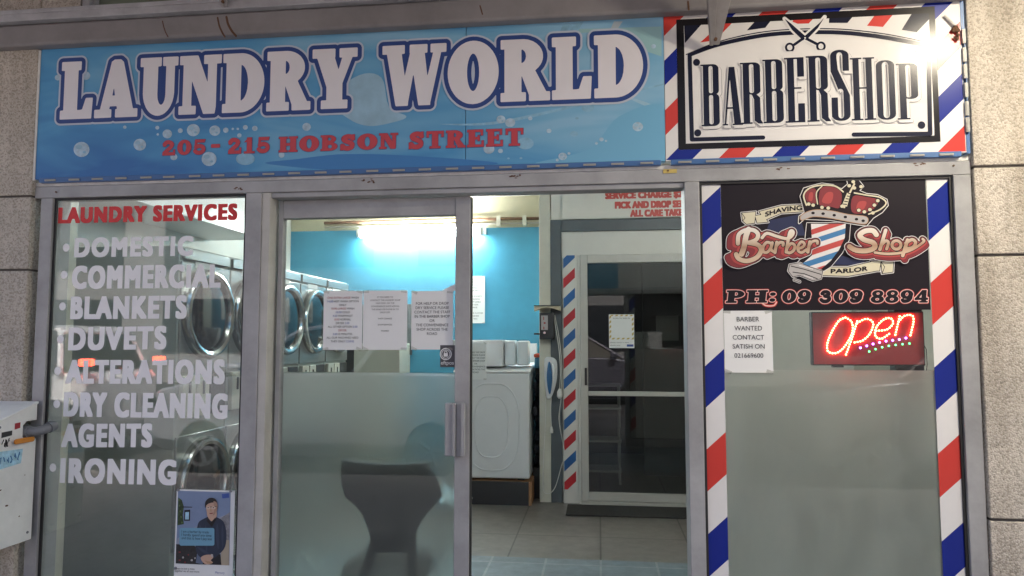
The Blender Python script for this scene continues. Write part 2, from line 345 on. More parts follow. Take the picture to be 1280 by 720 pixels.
# ------------------------------------------------------------------ object helpers
ORG = {}
def link(o, parent=None):
    COL.objects.link(o)
    if parent is not None: o.parent = parent
    return o
def thing(name, label, cat, loc=(0, 0, 0), group=None):
    o = bpy.data.objects.new(name, None); o.empty_display_size = 0.1
    link(o); o.location = loc; ORG[o.name] = Vector(loc)
    o['label'] = label; o['category'] = cat
    if group: o['group'] = group
    return o
def tag(o, label=None, cat=None, group=None, kind=None):
    if label: o['label'] = label
    if cat: o['category'] = cat
    if group: o['group'] = group
    if kind: o['kind'] = kind
    return o
class MB:
    def __init__(s): s.v = []; s.f = []; s.m = []
    def add(s, vs, fs, m=0):
        b = len(s.v); s.v += [tuple(v) for v in vs]; s.f += [[b + i for i in f] for f in fs]; s.m += [m] * len(fs); return s
    def box(s, x0, x1, y0, y1, z0, z1, m=0):
        return s.add([(x0, y0, z0), (x1, y0, z0), (x1, y1, z0), (x0, y1, z0), (x0, y0, z1), (x1, y0, z1), (x1, y1, z1), (x0, y1, z1)],
                     [(3, 2, 1, 0), (4, 5, 6, 7), (0, 1, 5, 4), (1, 2, 6, 5), (2, 3, 7, 6), (3, 0, 4, 7)], m)
    def prism(s, pts, a0, a1, axis='y', m=0):
        def pt(p, a):
            return (p[0], a, p[1]) if axis == 'y' else ((a, p[0], p[1]) if axis == 'x' else (p[0], p[1], a))
        n = len(pts)
        return s.add([pt(p, a0) for p in pts] + [pt(p, a1) for p in pts],
                     [list(range(n)), list(range(2 * n - 1, n - 1, -1))] + [(i, i + n, (i + 1) % n + n, (i + 1) % n) for i in range(n)], m)
    def tube(s, pts, r, n=8, m=0, closed=False):
        pts = [Vector(p) for p in pts]; K = len(pts)
        rs = r if isinstance(r, (list, tuple)) else [r] * K
        vs = []; fs = []; up = None
        for i, p in enumerate(pts):
            if closed: t = pts[(i + 1) % K] - pts[i - 1]
            else: t = pts[min(i + 1, K - 1)] - pts[max(i - 1, 0)]
            t.normalize()
            if up is None: up = t.orthogonal().normalized()
            up = (up - t * up.dot(t))
            up = up.normalized() if up.length > 1e-6 else t.orthogonal().normalized()
            q = t.cross(up)
            for k in range(n):
                a = 2 * math.pi * k / n
                vs.append(p + (up * math.cos(a) + q * math.sin(a)) * rs[i])
        for i in range(K if closed else K - 1):
            j = (i + 1) % K
            for k in range(n): fs.append((i * n + k, i * n + (k + 1) % n, j * n + (k + 1) % n, j * n + k))
        if not closed: fs += [list(range(n - 1, -1, -1)), [(K - 1) * n + k for k in range(n)]]
        return s.add(vs, fs, m)
    def lathe(s, prof, c, axis='x', n=40, m=0, closed=False):
        # prof: (along, radius)
        vs = []; fs = []
        for (a, r_) in prof:
            for k in range(n):
                t = 2 * math.pi * k / n; u, v = r_ * math.cos(t), r_ * math.sin(t)
                o = (a, u, v) if axis == 'x' else ((u, a, v) if axis == 'y' else (u, v, a))
                vs.append((c[0] + o[0], c[1] + o[1], c[2] + o[2]))
        P = len(prof)
        for i in range(P if closed else P - 1):
            j = (i + 1) % P
            for k in range(n): fs.append((i * n + k, i * n + (k + 1) % n, j * n + (k + 1) % n, j * n + k))
        if not closed: fs += [list(range(n)), [(P - 1) * n + k for k in range(n)][::-1]]
        return s.add(vs, fs, m)
    def sphere(s, c, r, n=6, m=0, sq=(1, 1, 1)):
        vs = [(c[0], c[1], c[2] + r * sq[2])]; fs = []
        R_ = max(2, n // 2)
        for i in range(1, R_):
            t = math.pi * i / R_
            for k in range(n):
                a = 2 * math.pi * k / n
                vs.append((c[0] + r * sq[0] * math.sin(t) * math.cos(a), c[1] + r * sq[1] * math.sin(t) * math.sin(a), c[2] + r * sq[2] * math.cos(t)))
        vs.append((c[0], c[1], c[2] - r * sq[2])); L = len(vs) - 1
        for k in range(n): fs.append((0, 1 + k, 1 + (k + 1) % n))
        for i in range(R_ - 2):
            for k in range(n): fs.append((1 + i * n + k, 1 + (i + 1) * n + k, 1 + (i + 1) * n + (k + 1) % n, 1 + i * n + (k + 1) % n))
        b = 1 + (R_ - 2) * n
        for k in range(n): fs.append((L, b + (k + 1) % n, b + k))
        return s.add(vs, fs, m)
    def build(s, name, mats, parent=None, bevel=0.0, smooth=True, fix=True, seg=2):
        if not isinstance(mats, (list, tuple)): mats = [mats]
        org = Vector((0, 0, 0)); q = parent
        while q is not None: org = org + Vector(q.location); q = q.parent
        me = bpy.data.meshes.new(name)
        me.from_pydata([(v[0] - org.x, v[1] - org.y, v[2] - org.z) for v in s.v], [], s.f)
        for m in mats: me.materials.append(m)
        me.polygons.foreach_set('material_index', s.m)
        if fix:
            bm = bmesh.new(); bm.from_mesh(me); bmesh.ops.recalc_face_normals(bm, faces=bm.faces); bm.to_mesh(me); bm.free()
        if smooth:
            me.shade_smooth(); me.set_sharp_from_angle(angle=R(35))
        me.update()
        o = bpy.data.objects.new(name, me); link(o, parent)
        if bevel:
            b = o.modifiers.new('bevel', 'BEVEL'); b.width = bevel; b.segments = seg; b.limit_method = 'ANGLE'; b.angle_limit = R(40)
        return o
def one(name, label, cat, mb, mats, loc=None, group=None, **kw):
    # a thing that is one mesh, its origin at its base
    v = mb.v
    if loc is None:
        loc = ((min(p[0] for p in v) + max(p[0] for p in v)) / 2, (min(p[1] for p in v) + max(p[1] for p in v)) / 2, min(p[2] for p in v))
    mb.v = [(p[0] - loc[0], p[1] - loc[1], p[2] - loc[2]) for p in v]
    o = mb.build(name, mats, None, **kw); o.location = loc
    return tag(o, label, cat, group)
def struct(name, mb, mats, **kw):
    o = mb.build(name, mats, None, **kw); o['kind'] = 'structure'; return o

# ------------------------------------------------------------------ outlines from signed distance: rounded, offset lettering
def el(cx, cy_, rx, ry, a0=0, a1=360, n=28):
    full = abs(a1 - a0) >= 360
    return [(cx + rx * math.cos(R(a0 + (a1 - a0) * i / n)), cy_ + ry * math.sin(R(a0 + (a1 - a0) * i / n))) for i in range(n if full else n + 1)]
def rr(x0, x1, y0, y1, r, n=5, ry=None):
    ry = r if ry is None else ry
    o = []
    for cx, cy_, a in ((x1 - r, y1 - ry, 0), (x0 + r, y1 - ry, 90), (x0 + r, y0 + ry, 180), (x1 - r, y0 + ry, 270)):
        o += [(cx + r * math.cos(R(a + 90 * i / n)), cy_ + ry * math.sin(R(a + 90 * i / n))) for i in range(n + 1)]
    return o
def cr(pts, n=6, closed=False):
    o = []; K = len(pts)
    for i in range(K if closed else K - 1):
        if closed: p0, p1, p2, p3 = (pts[(i + k - 1) % K] for k in range(4))
        else: p0, p1, p2, p3 = pts[max(i - 1, 0)], pts[i], pts[i + 1], pts[min(i + 2, K - 1)]
        for k in range(n):
            t = k / n
            o.append(tuple(0.5 * ((2 * b) + (c - a) * t + (2 * a - 5 * b + 4 * c - d) * t * t + (3 * b - a - 3 * c + d) * t ** 3) for a, b, c, d in zip(p0, p1, p2, p3)))
    if not closed: o.append(tuple(pts[-1]))
    return o
def d_seg(X, Y, a, b):
    dx, dy = b[0] - a[0], b[1] - a[1]; L = dx * dx + dy * dy + 1e-18
    t = np.clip(((X - a[0]) * dx + (Y - a[1]) * dy) / L, 0, 1)
    return (X - a[0] - t * dx) ** 2 + (Y - a[1] - t * dy) ** 2
def d_loops(X, Y, loops):
    d = np.full(X.shape, 1e9); wn = np.zeros(X.shape, int)
    for lp in loops:
        for i in range(len(lp)):
            a, b = lp[i - 1], lp[i]
            d = np.minimum(d, d_seg(X, Y, a, b))
            if a[1] != b[1]:
                up = (a[1] <= Y) & (b[1] > Y); dn = (a[1] > Y) & (b[1] <= Y)
                side = (b[0] - a[0]) * (Y - a[1]) - (X - a[0]) * (b[1] - a[1])
                wn += (up & (side > 0)).astype(int) - (dn & (side < 0)).astype(int)
    return np.where(wn != 0, -1, 1) * np.sqrt(d)
def d_line(X, Y, pts, hw):
    d = np.full(X.shape, 1e9)
    hws = hw if isinstance(hw, (list, tuple)) else None
    for i in range(len(pts) - 1):
        if hws:
            r_ = hws[0] + (hws[1] - hws[0]) * (i + 0.5) / (len(pts) - 1)
            d = np.minimum(d, np.sqrt(d_seg(X, Y, pts[i], pts[i + 1])) - r_)
        else: d = np.minimum(d, np.sqrt(d_seg(X, Y, pts[i], pts[i + 1])))
    return d if hws else d - hw
class Field:
    def __init__(s, x0, x1, y0, y1, res):
        s.res = res; s.nx = int((x1 - x0) / res) + 2; s.ny = int((y1 - y0) / res) + 2
        s.x = x0 + np.arange(s.nx) * res; s.y = y0 + np.arange(s.ny) * res
        s.d = np.full((s.ny, s.nx), 1.0)
    def _win(s, pts, pad):
        xs = [p[0] for p in pts]; ys = [p[1] for p in pts]
        i0 = max(0, int((min(xs) - pad - s.x[0]) / s.res)); i1 = min(s.nx, int((max(xs) + pad - s.x[0]) / s.res) + 2)
        j0 = max(0, int((min(ys) - pad - s.y[0]) / s.res)); j1 = min(s.ny, int((max(ys) + pad - s.y[0]) / s.res) + 2)
        return slice(j0, j1), slice(i0, i1)
    def line(s, pts, hw, pad=None):
        w = s._win(pts, (pad or 0.05)); X, Y = np.meshgrid(s.x[w[1]], s.y[w[0]])
        s.d[w] = np.minimum(s.d[w], d_line(X, Y, pts, hw))
    def loops(s, loops, pad=None):
        w = s._win([p for l in loops for p in l], (pad or 0.05)); X, Y = np.meshgrid(s.x[w[1]], s.y[w[0]])
        s.d[w] = np.minimum(s.d[w], d_loops(X, Y, loops))
    def glyph(s, ops, x0, y0, sx, sy, pad, skew=0.0):
        T = lambda p: (x0 + sx * p[0] + skew * sy * p[1], y0 + sy * p[1])
        allp = [T(p) for o in ops for p in o[1]]
        w = s._win(allp, pad); X, Y = np.meshgrid(s.x[w[1]], s.y[w[0]])
        d = np.full(X.shape, 1e3)
        for o in ops:
            q = [T(p) for p in o[1]]
            if o[0] == 's': d = np.minimum(d, d_line(X, Y, q, o[2] * (sx + sy) / 2))
            elif o[0] == 'p': d = np.minimum(d, d_loops(X, Y, [q]))
            else: d = np.maximum(d, -d_loops(X, Y, [q]))
        s.d[w] = np.minimum(s.d[w], d)
    def contour(s, iso=0.0, tol=0.18):
        d = s.d - iso; d = np.where(d == 0, 1e-9, d); ins = d < 0
        ins[0, :] = ins[-1, :] = False; ins[:, 0] = ins[:, -1] = False
        d = np.where((d < 0) & ~ins, 1e-6, d)
        c = ins[:-1, :-1] * 1 + ins[:-1, 1:] * 2 + ins[1:, 1:] * 4 + ins[1:, :-1] * 8
        js, is_ = np.nonzero((c > 0) & (c < 15))
        tab = {1: [(3, 0)], 2: [(0, 1)], 3: [(3, 1)], 4: [(1, 2)], 5: [(3, 0), (1, 2)], 6: [(0, 2)], 7: [(3, 2)], 8: [(2, 3)], 9: [(2, 0)], 10: [(0, 1), (2, 3)], 11: [(2, 1)], 12: [(1, 3)], 13: [(1, 0)], 14: [(0, 3)]}
        nxt = {}
        def key(j, i, e): return (0, j, i) if e == 0 else ((1, j, i + 1) if e == 1 else ((0, j + 1, i) if e == 2 else (1, j, i)))
        for j, i in zip(js.tolist(), is_.tolist()):
            for a, b in tab[int(c[j, i])]: nxt[key(j, i, a)] = key(j, i, b)
        def pos(k):
            h, j, i = k
            if h == 0:
                a, b = d[j, i], d[j, i + 1]; t = a / (a - b); return (s.x[i] + t * s.res, s.y[j])
            a, b = d[j, i], d[j + 1, i]; t = a / (a - b); return (s.x[i], s.y[j] + t * s.res)
        out = []
        while nxt:
            k0 = next(iter(nxt)); k = k0; lp = []
            while k in nxt: lp.append(pos(k)); k = nxt.pop(k)
            if len(lp) > 5:
                lp = simplify(lp, tol * s.res)
                if len(lp) > 2: out.append(lp)
        return out
def simplify(lp, tol):
    P = np.array(lp); n = len(P)
    k = int(np.argmax(((P - P[0]) ** 2).sum(1)))
    keep = set([0, k]); st = [(0, k), (k, n)]
    while st:
        a, b = st.pop()
        if b - a < 2: continue
        A, B = P[a], P[b % n]; v = B - A; L = math.hypot(*v) + 1e-12
        q = P[a + 1:b]; dd = np.abs((q[:, 0] - A[0]) * v[1] - (q[:, 1] - A[1]) * v[0]) / L
        m = int(np.argmax(dd))
        if dd[m] > tol: keep.add(a + 1 + m); st += [(a, a + 1 + m), (a + 1 + m, b)]
    return [lp[i] for i in sorted(keep)]
def _area(l): return 0.5 * sum(l[i - 1][0] * l[i][1] - l[i][0] * l[i - 1][1] for i in range(len(l)))
def _in(p, l):
    c = False
    for i in range(len(l)):
        a, b = l[i - 1], l[i]
        if (a[1] > p[1]) != (b[1] > p[1]) and p[0] < (b[0] - a[0]) * (p[1] - a[1]) / (b[1] - a[1]) + a[0]: c = not c
    return c
def tess(loops):
    # outer outlines with their own holes, filled one group at a time
    if len(loops) == 1:
        groups = [loops]
    else:
        ar = [abs(_area(l)) for l in loops]; bb = [(min(p[0] for p in l), max(p[0] for p in l), min(p[1] for p in l), max(p[1] for p in l)) for l in loops]
        par = [[j for j in range(len(loops)) if j != i and ar[j] > ar[i] and bb[j][0] <= loops[i][0][0] <= bb[j][1] and bb[j][2] <= loops[i][0][1] <= bb[j][3] and _in(loops[i][0], loops[j])] for i in range(len(loops))]
        groups = []
        for i, l in enumerate(loops):
            if len(par[i]) % 2 == 0:
                groups.append([l] + [loops[k] for k in range(len(loops)) if len(par[k]) == len(par[i]) + 1 and i in par[k]])
    flat = []; tri = []
    for g in groups:
        b = len(flat); pts = [Vector(p) for l in g for p in l]; eds = []; k = 0
        for l in g:
            eds += [(k + i, k + (i + 1) % len(l)) for i in range(len(l))]; k += len(l)
        vo, eo, fo, _, _, _ = geometry.delaunay_2d_cdt(pts, eds, [], 0, 1e-7)
        if not fo: continue
        C = np.array([[(vo[f[0]][q] + vo[f[1]][q] + vo[f[2]][q]) / 3 for q in (0, 1)] for f in fo])
        c = np.zeros(len(C), bool)
        for l in g:
            for i in range(len(l)):
                p, q = l[i - 1], l[i]
                if p[1] == q[1]: continue
                c ^= ((p[1] > C[:, 1]) != (q[1] > C[:, 1])) & (C[:, 0] < (q[0] - p[0]) * (C[:, 1] - p[1]) / (q[1] - p[1]) + p[0])
        flat += [(v[0], v[1]) for v in vo]; tri += [tuple(b + i for i in f) for f, ok in zip(fo, c) if ok]
    return flat, tri

# text in the built-in font: outlines, em units
_tl = {}
def text_loops(s, spacing=1.0):
    if (s, spacing) in _tl: return _tl[(s, spacing)]
    cu = bpy.data.curves.new('t', 'FONT'); cu.body = s; cu.fill_mode = 'NONE'; cu.resolution_u = 4; cu.space_character = spacing
    ob = bpy.data.objects.new('t', cu); COL.objects.link(ob)
    dg = bpy.context.evaluated_depsgraph_get(); dg.update()
    me = bpy.data.meshes.new_from_object(ob.evaluated_get(dg))
    v = [(p.co.x, p.co.y) for p in me.vertices]; nx = {}
    adj = {}
    for e in me.edges:
        a, b = e.vertices; adj.setdefault(a, []).append(b); adj.setdefault(b, []).append(a)
    seen = set(); loops = []
    for st in range(len(v)):
        if st in seen or st not in adj: continue
        lp = [st]; seen.add(st)
        cur = min(adj[st]) if (st + 1) not in adj[st] else st + 1
        while cur not in seen:
            lp.append(cur); seen.add(cur)
            n_ = [q for q in adj[cur] if q not in seen]
            if not n_: break
            cur = (cur + 1) if (cur + 1) in n_ else n_[0]
        if len(lp) > 2: loops.append([v[i] for i in lp])
    bpy.data.objects.remove(ob); bpy.data.curves.remove(cu); bpy.data.meshes.remove(me)
    _tl[(s, spacing)] = loops
    return loops
def fit_loops(loops, x0, x1, y0, y1):
    xs = [p[0] for l in loops for p in l]; ys = [p[1] for l in loops for p in l]
    a, b, c, d = min(xs), max(xs), min(ys), max(ys)
    return [[(x0 + (p[0] - a) / (b - a) * (x1 - x0), y0 + (p[1] - c) / (d - c) * (y1 - y0)) for p in l] for l in loops]
def bold_text(s, x0, x1, y0, y1, kx, ky, res, spacing=1.0):
    # heavy cut lettering fitted to a box: the regular face widened by kx, ky grid steps, corners kept square
    lp = fit_loops(text_loops(s, spacing), x0 + kx * res, x1 - kx * res, y0 + ky * res, y1 - ky * res)
    F = Field(x0 - 0.02, x1 + 0.02, y0 - 0.02, y1 + 0.02, res)
    F.loops(lp)
    d = F.d
    for k, ax in ((kx, 1), (ky, 0)):
        d = np.min([np.roll(d, i, ax) for i in range(-k, k + 1)], axis=0)
    F.d = d
    return F, F.contour(0.0)
class Art:
    # flat print or cut vinyl: layers a fraction of a millimetre apart on one upright face
    STEP = 0.0005
    def __init__(s, Y): s.Y = Y; s.v = []; s.f = []; s.m = []; s.mats = []
    def _mi(s, m):
        if m not in s.mats: s.mats.append(m)
        return s.mats.index(m)
    def loops(s, loops, m, layer=1):
        if not loops: return s
        fl, tr = tess(loops); b = len(s.v)
        s.k = getattr(s, 'k', 0) + 1
        y = s.Y - (layer + min(0.9, 0.004 * s.k)) * s.STEP   # no two overlapping prints share a plane
        s.v += [(p[0], y, p[1]) for p in fl]; s.f += [tuple(b + i for i in t) for t in tr]; s.m += [s._mi(m)] * len(tr)
        return s
    def poly(s, pts, m, layer=1):
        if len(pts) < 3: return s
        return s.loops([pts], m, layer)
    def rect(s, x0, x1, z0, z1, m, layer=1):
        return s.poly([(x0, z0), (x1, z0), (x1, z1), (x0, z1)], m, layer)
    def text(s, t, x0, x1, z0, z1, m, layer=1, spacing=1.0, keep=False, center=None):
        lp = text_loops(t, spacing)
        if keep:    # keep the face's proportions: cap height from z0..z1 and centred on x
            h = z1 - z0; k = h / 0.727
            xs = [p[0] for l in lp for p in l]; wd = (max(xs) - min(xs)) * k * keep
            cx = (x0 + x1) / 2
            lp = [[(cx - wd / 2 + (p[0] - min(xs)) * k * keep, z0 + p[1] * k) for p in l] for l in lp]
        else: lp = fit_loops(lp, x0, x1, z0, z1)
        # separate letters can be filled together
        return s.loops(lp, m, layer)
    def build(s, name, parent):
        mb = MB(); mb.v = s.v; mb.f = s.f; mb.m = s.m
        return mb.build(name, s.mats, parent, smooth=False, fix=False)
def clip(poly, x0, x1, z0, z1):
    for ax, val, sg in ((0, x0, 1), (0, x1, -1), (1, z0, 1), (1, z1, -1)):
        o = []
        for i in range(len(poly)):
            a, b = poly[i - 1], poly[i]; da, db = (a[ax] - val) * sg, (b[ax] - val) * sg
            if (da >= 0) != (db >= 0):
                t = da / (da - db); o.append((a[0] + (b[0] - a[0]) * t, a[1] + (b[1] - a[1]) * t))
            if db >= 0: o.append(b)
        poly = o
        if not poly: break
    return poly
def stripes(art, x0, x1, z0, z1, unit, phase, slope, mats, layer):
    # bands of constant (z - slope*x); mats cycle downwards
    lo = z0 - slope * x1; hi = z1 - slope * x0
    k0 = int(math.floor((phase - hi) / unit)) - 1; k1 = int(math.ceil((phase - lo) / unit)) + 1
    for k in range(k0, k1):
        m = mats[k % len(mats)]
        if m is None: continue
        a = phase - k * unit; b = a - unit
        q = clip([(x0 - 1, b + slope * (x0 - 1)), (x1 + 1, b + slope * (x1 + 1)), (x1 + 1, a + slope * (x1 + 1)), (x0 - 1, a + slope * (x0 - 1))], x0, x1, z0, z1)
        if len(q) > 2: art.poly(q, m, layer)

# ------------------------------------------------------------------ a heavy rounded slab letter set (cap height 1)
def RC(x0, x1, y0, y1): return ('p', [(x0, y0), (x1, y0), (x1, y1), (x0, y1)])
def RH(x0, x1, y0, y1): return ('-', [(x0, y0), (x1, y0), (x1, y1), (x0, y1)])
SLAB = {
 'L': (0.80, [RC(.10, .40, 0, 1), RC(.02, .47, .87, 1), RC(.02, .70, 0, .13), ('p', [(.42, .12), (.56, .14), (.64, .34), (.78, .34), (.76, 0), (.5, 0)])]),
 'A': (1.04, [('p', [(.12, 0), (.40, .97), (.46, 1), (.60, 1), (.66, .96), (.96, 0), (.60, 0), (.56, .2), (.36, .2), (.31, 0)]), ('-', [(.405, .36), (.515, .36), (.46, .62)]), RC(.02, .40, 0, .12), RC(.53, 1.03, 0, .12)]),
 'U': (.90, [RC(.10, .41, .38, 1), RC(.02, .49, .87, 1), RC(.64, .81, .38, 1), RC(.56, .89, .87, 1), ('p', el(.455, .40, .355, .40, 180, 360)), ('-', [(.41, 1.2), (.41, .42)] + el(.525, .36, .115, .2, 180, 360, 12) + [(.64, .42), (.64, 1.2)]), RC(.10, .41, .45, 1), RC(.02, .49, .87, 1), RC(.64, .81, .45, 1), RC(.56, .89, .87, 1)]),
 'N': (.98, [RC(.02, .38, .87, 1), RC(.11, .28, 0, 1), ('p', [(.11, 1), (.42, 1), (.86, .1), (.84, 0), (.60, 0), (.24, .74)]), RC(.69, .86, .1, 1), RC(.59, .97, .87, 1), RC(.02, .39, 0, .12)]),
 'D': (.98, [('p', [(.10, 0), (.42, 0)] + el(.42, .5, .53, .5, -90, 90) + [(.10, 1)]), ('-', [(.41, .18)] + el(.41, .5, .20, .33, -90, 90) + [(.41, .83)]), RC(.02, .4, .87, 1), RC(.02, .4, 0, .13)]),
 'R': (1.0, [('p', [(.10, .44), (.44, .44)] + el(.44, .72, .41, .28, -90, 90) + [(.10, 1)]), ('-', [(.41, .60)] + el(.42, .73, .12, .13, -90, 90) + [(.41, .86)]), RC(.10, .41, 0, 1), RC(.02, .4, .87, 1), RC(.02, .50, 0, .12), ('p', [(.43, .46), (.68, .5), (.93, .1), (.93, 0), (.64, 0)]), RC(.60, .99, 0, .12)]),
 'Y': (1.0, [('p', [(.08, .95), (.44, .95), (.62, .52), (.66, .36), (.34, .36)]), ('p', [(.72, .95), (.92, .95), (.66, .42), (.52, .42)]), RC(.34, .66, 0, .45), RC(.01, .49, .87, 1), RC(.62, .99, .87, 1), RC(.22, .78, 0, .12)]),
 'W': (1.34, [('p', [(.09, .95), (.37, .95), (.50, .22), (.53, 0), (.30, 0)]), ('p', [(.36, 0), (.52, 0), (.73, .95), (.62, .95)]), ('p', [(.59, .95), (.86, .95), (.97, .22), (1.0, 0), (.78, 0)]), ('p', [(.84, 0), (.99, 0), (1.24, .95), (1.11, .95)]), RC(.01, .45, .88, 1), RC(.59, .93, .88, 1), RC(1.03, 1.33, .88, 1)]),
 'O': (1.04, [('p', el(.52, .5, .51, .515, n=44)), ('-', el(.52, .5, .145, .33))]),
 'H': (1.02, [RC(.10, .40, 0, 1), RC(.62, .92, 0, 1), RC(.3, .7, .42, .58), RC(.02, .48, .88, 1), RC(.54, 1.0, .88, 1), RC(.02, .48, 0, .12), RC(.54, 1.0, 0, .12)]),
 'B': (.92, [('p', [(.1, .46), (.44, .46)] + el(.44, .74, .36, .26, -90, 90) + [(.1, 1)]), ('p', [(.1, 0), (.46, 0)] + el(.46, .27, .42, .27, -90, 90) + [(.1, .54)]), ('-', el(.47, .75, .10, .11)), ('-', el(.49, .27, .12, .13)), RC(.10, .38, 0, 1), RC(.02, .4, .88, 1), RC(.02, .4, 0, .12)]),
 'S': (.84, [('s', cr([(.68, .74), (.58, .85), (.40, .87), (.22, .77), (.26, .62), (.46, .52), (.64, .40), (.64, .22), (.48, .12), (.28, .14), (.16, .28)]), .125), RC(.66, .78, .64, 1), RC(.05, .17, 0, .38)]),
 'T': (.94, [RC(.32, .62, 0, 1), RC(.04, .90, .85, 1), RC(.04, .15, .64, 1), RC(.79, .90, .64, 1), RC(.20, .74, 0, .12)]),
 'E': (.88, [RC(.10, .40, 0, 1), RC(.02, .78, .87, 1), RC(.69, .80, .66, 1), RC(.3, .6, .44, .57), RC(.54, .64, .34, .68), RC(.02, .82, 0, .13), RC(.73, .84, 0, .36)]),
 'P': (.92, [('p', [(.10, .40), (.44, .40)] + el(.44, .70, .42, .30, -90, 90) + [(.10, 1)]), ('-', el(.46, .71, .11, .16)), RC(.10, .40, 0, 1), RC(.02, .4, .88, 1), RC(.02, .52, 0, .12)]),
 '0': (.84, [('p', el(.42, .5, .41, .51, n=40)), ('-', el(.42, .5, .12, .32))]),
 '1': (.66, [RC(.20, .48, 0, 1), ('p', [(.04, .72), (.24, .72), (.44, 1), (.3, 1)]), RC(.04, .64, 0, .12)]),
 '2': (.86, [('s', cr([(.18, .70), (.26, .86), (.46, .88), (.62, .74), (.54, .54), (.34, .34), (.18, .16)]), .115), ('s', [(.14, .78), (.22, .70)], .08), RC(.07, .78, 0, .20), RC(.69, .80, 0, .38)]),
 '3': (.82, [('s', cr([(.18, .74), (.28, .87), (.46, .88), (.58, .75), (.50, .60), (.36, .54)]), .11), ('s', cr([(.36, .54), (.56, .47), (.63, .30), (.52, .13), (.30, .11), (.16, .24)]), .115)]),
 '4': (.88, [RC(.46, .72, 0, 1), RC(.04, .84, .22, .37), ('p', [(.04, .30), (.22, .30), (.60, 1), (.46, 1)]), RC(.34, .84, 0, .1)]),
 '5': (.82, [('p', [(.14, .80), (.70, .80), (.74, 1), (.14, 1)]), ('p', [(.14, 1), (.27, 1), (.25, .5), (.12, .46)]), ('s', cr([(.2, .50), (.40, .57), (.60, .48), (.64, .28), (.50, .13), (.28, .12), (.15, .24)]), .115)]),
 '8': (.86, [('p', el(.43, .74, .34, .27)), ('p', el(.43, .28, .40, .29)), ('-', el(.45, .75, .12, .12)), ('-', el(.43, .28, .14, .13))]),
 '9': (.84, [('p', el(.42, .66, .38, .35)), ('-', el(.42, .68, .11, .18)), ('s', cr([(.68, .66), (.66, .36), (.52, .16), (.28, .11), (.18, .2)]), .11)]),
 '-': (.50, [RC(.06, .44, .38, .56)]),
 ':': (.36, [('p', el(.18, .68, .13, .13)), ('p', el(.18, .2, .13, .13))]),
 ' ': (.42, []),
}
def slab_word(word, x0, x1, y0, y1, res, r, tight=0.0, margin=0.06, skew=0.0, pad=0.06):
    # r: corner rounding in metres; glyphs are laid r inside the box so that iso r fills it
    F = Field(x0 - margin, x1 + margin, y0 - margin, y1 + margin, res)
    W = sum(SLAB[c][0] - tight for c in word) + tight
    sx = (x1 - x0 - skew * (y1 - y0)) / W; sy = (y1 - y0 - 2 * r); x = x0
    for c in word:
        wd, ops = SLAB[c]
        if ops: F.glyph(ops, x + r * 0.5, y0 + r, sx, sy, pad, skew)
        x += (wd - tight) * sx
    return F
# tall condensed thick-and-thin capitals (height 1)
def _tk(x): return [RC(x - .045, x, .975, 1), RC(x - .045, x, 0, .025)]
_st = RC(.045, .15, 0, 1)
COND = {
 'B': (.37, [_st, RC(0, .2, .975, 1), RC(0, .2, 0, .025), ('p', rr(.10, .335, .50, 1, .11, ry=.07)), ('-', rr(.15, .225, .53, .97, .03)), ('p', rr(.10, .34, 0, .525, .11, ry=.07)), ('-', rr(.15, .225, .03, .50, .03)), _st]),
 'A': (.36, [('p', [(.13, 1), (.235, 1), (.34, 0), (.215, 0)]), ('p', [(.13, 1), (.16, .94), (.065, 0), (.035, 0)]), RC(.07, .24, .28, .31), RC(0, .10, 0, .025), RC(.18, .37, 0, .025)]),
 'R': (.37, [_st, RC(0, .2, .975, 1), RC(0, .19, 0, .025), ('p', rr(.10, .335, .47, 1, .11, ry=.07)), ('-', rr(.15, .225, .50, .97, .03)), _st, ('p', [(.18, .49), (.25, .49), (.325, .42), (.33, .06), (.37, 0), (.29, 0), (.225, .05), (.222, .40)])]),
 'E': (.34, [_st, RC(0, .3, .975, 1), RC(0, .3, 0, .025), RC(.20, .305, .70, 1), RC(.20, .305, 0, .29), RC(.1, .26, .515, .54)]),
 'S': (.36, [('p', rr(.02, .325, .70, 1, .14, ry=.08)), ('-', rr(.125, .22, .55, .965, .045)), ('-', [(.125, .60), (.4, .60), (.4, .72), (.125, .72)]), RC(.22, .325, .70, .93), ('p', [(.02, .88), (.125, .88), (.14, .72), (.325, .36), (.325, .13), (.22, .13), (.20, .30), (.02, .70)]), ('p', rr(.02, .325, 0, .3, .14, ry=.08)), ('-', rr(.125, .22, .035, .45, .045)), RC(.02, .125, .06, .33), ('p', [(.22, .10), (.325, .10), (.325, .36), (.23, .45)])]),
 'H': (.42, [_st, RC(0, .2, .975, 1), RC(0, .2, 0, .025), RC(.265, .37, 0, 1), RC(.22, .415, .975, 1), RC(.22, .415, 0, .025), RC(.1, .3, .50, .525)]),
 'O': (.36, [('p', rr(.02, .34, 0, 1, .15, ry=.09)), ('-', rr(.125, .235, .03, .97, .05, ry=.06))]),
 'P': (.36, [_st, RC(0, .2, .975, 1), RC(0, .2, 0, .025), ('p', rr(.10, .335, .36, 1, .11, ry=.07)), ('-', rr(.15, .225, .39, .97, .03)), _st]),
}

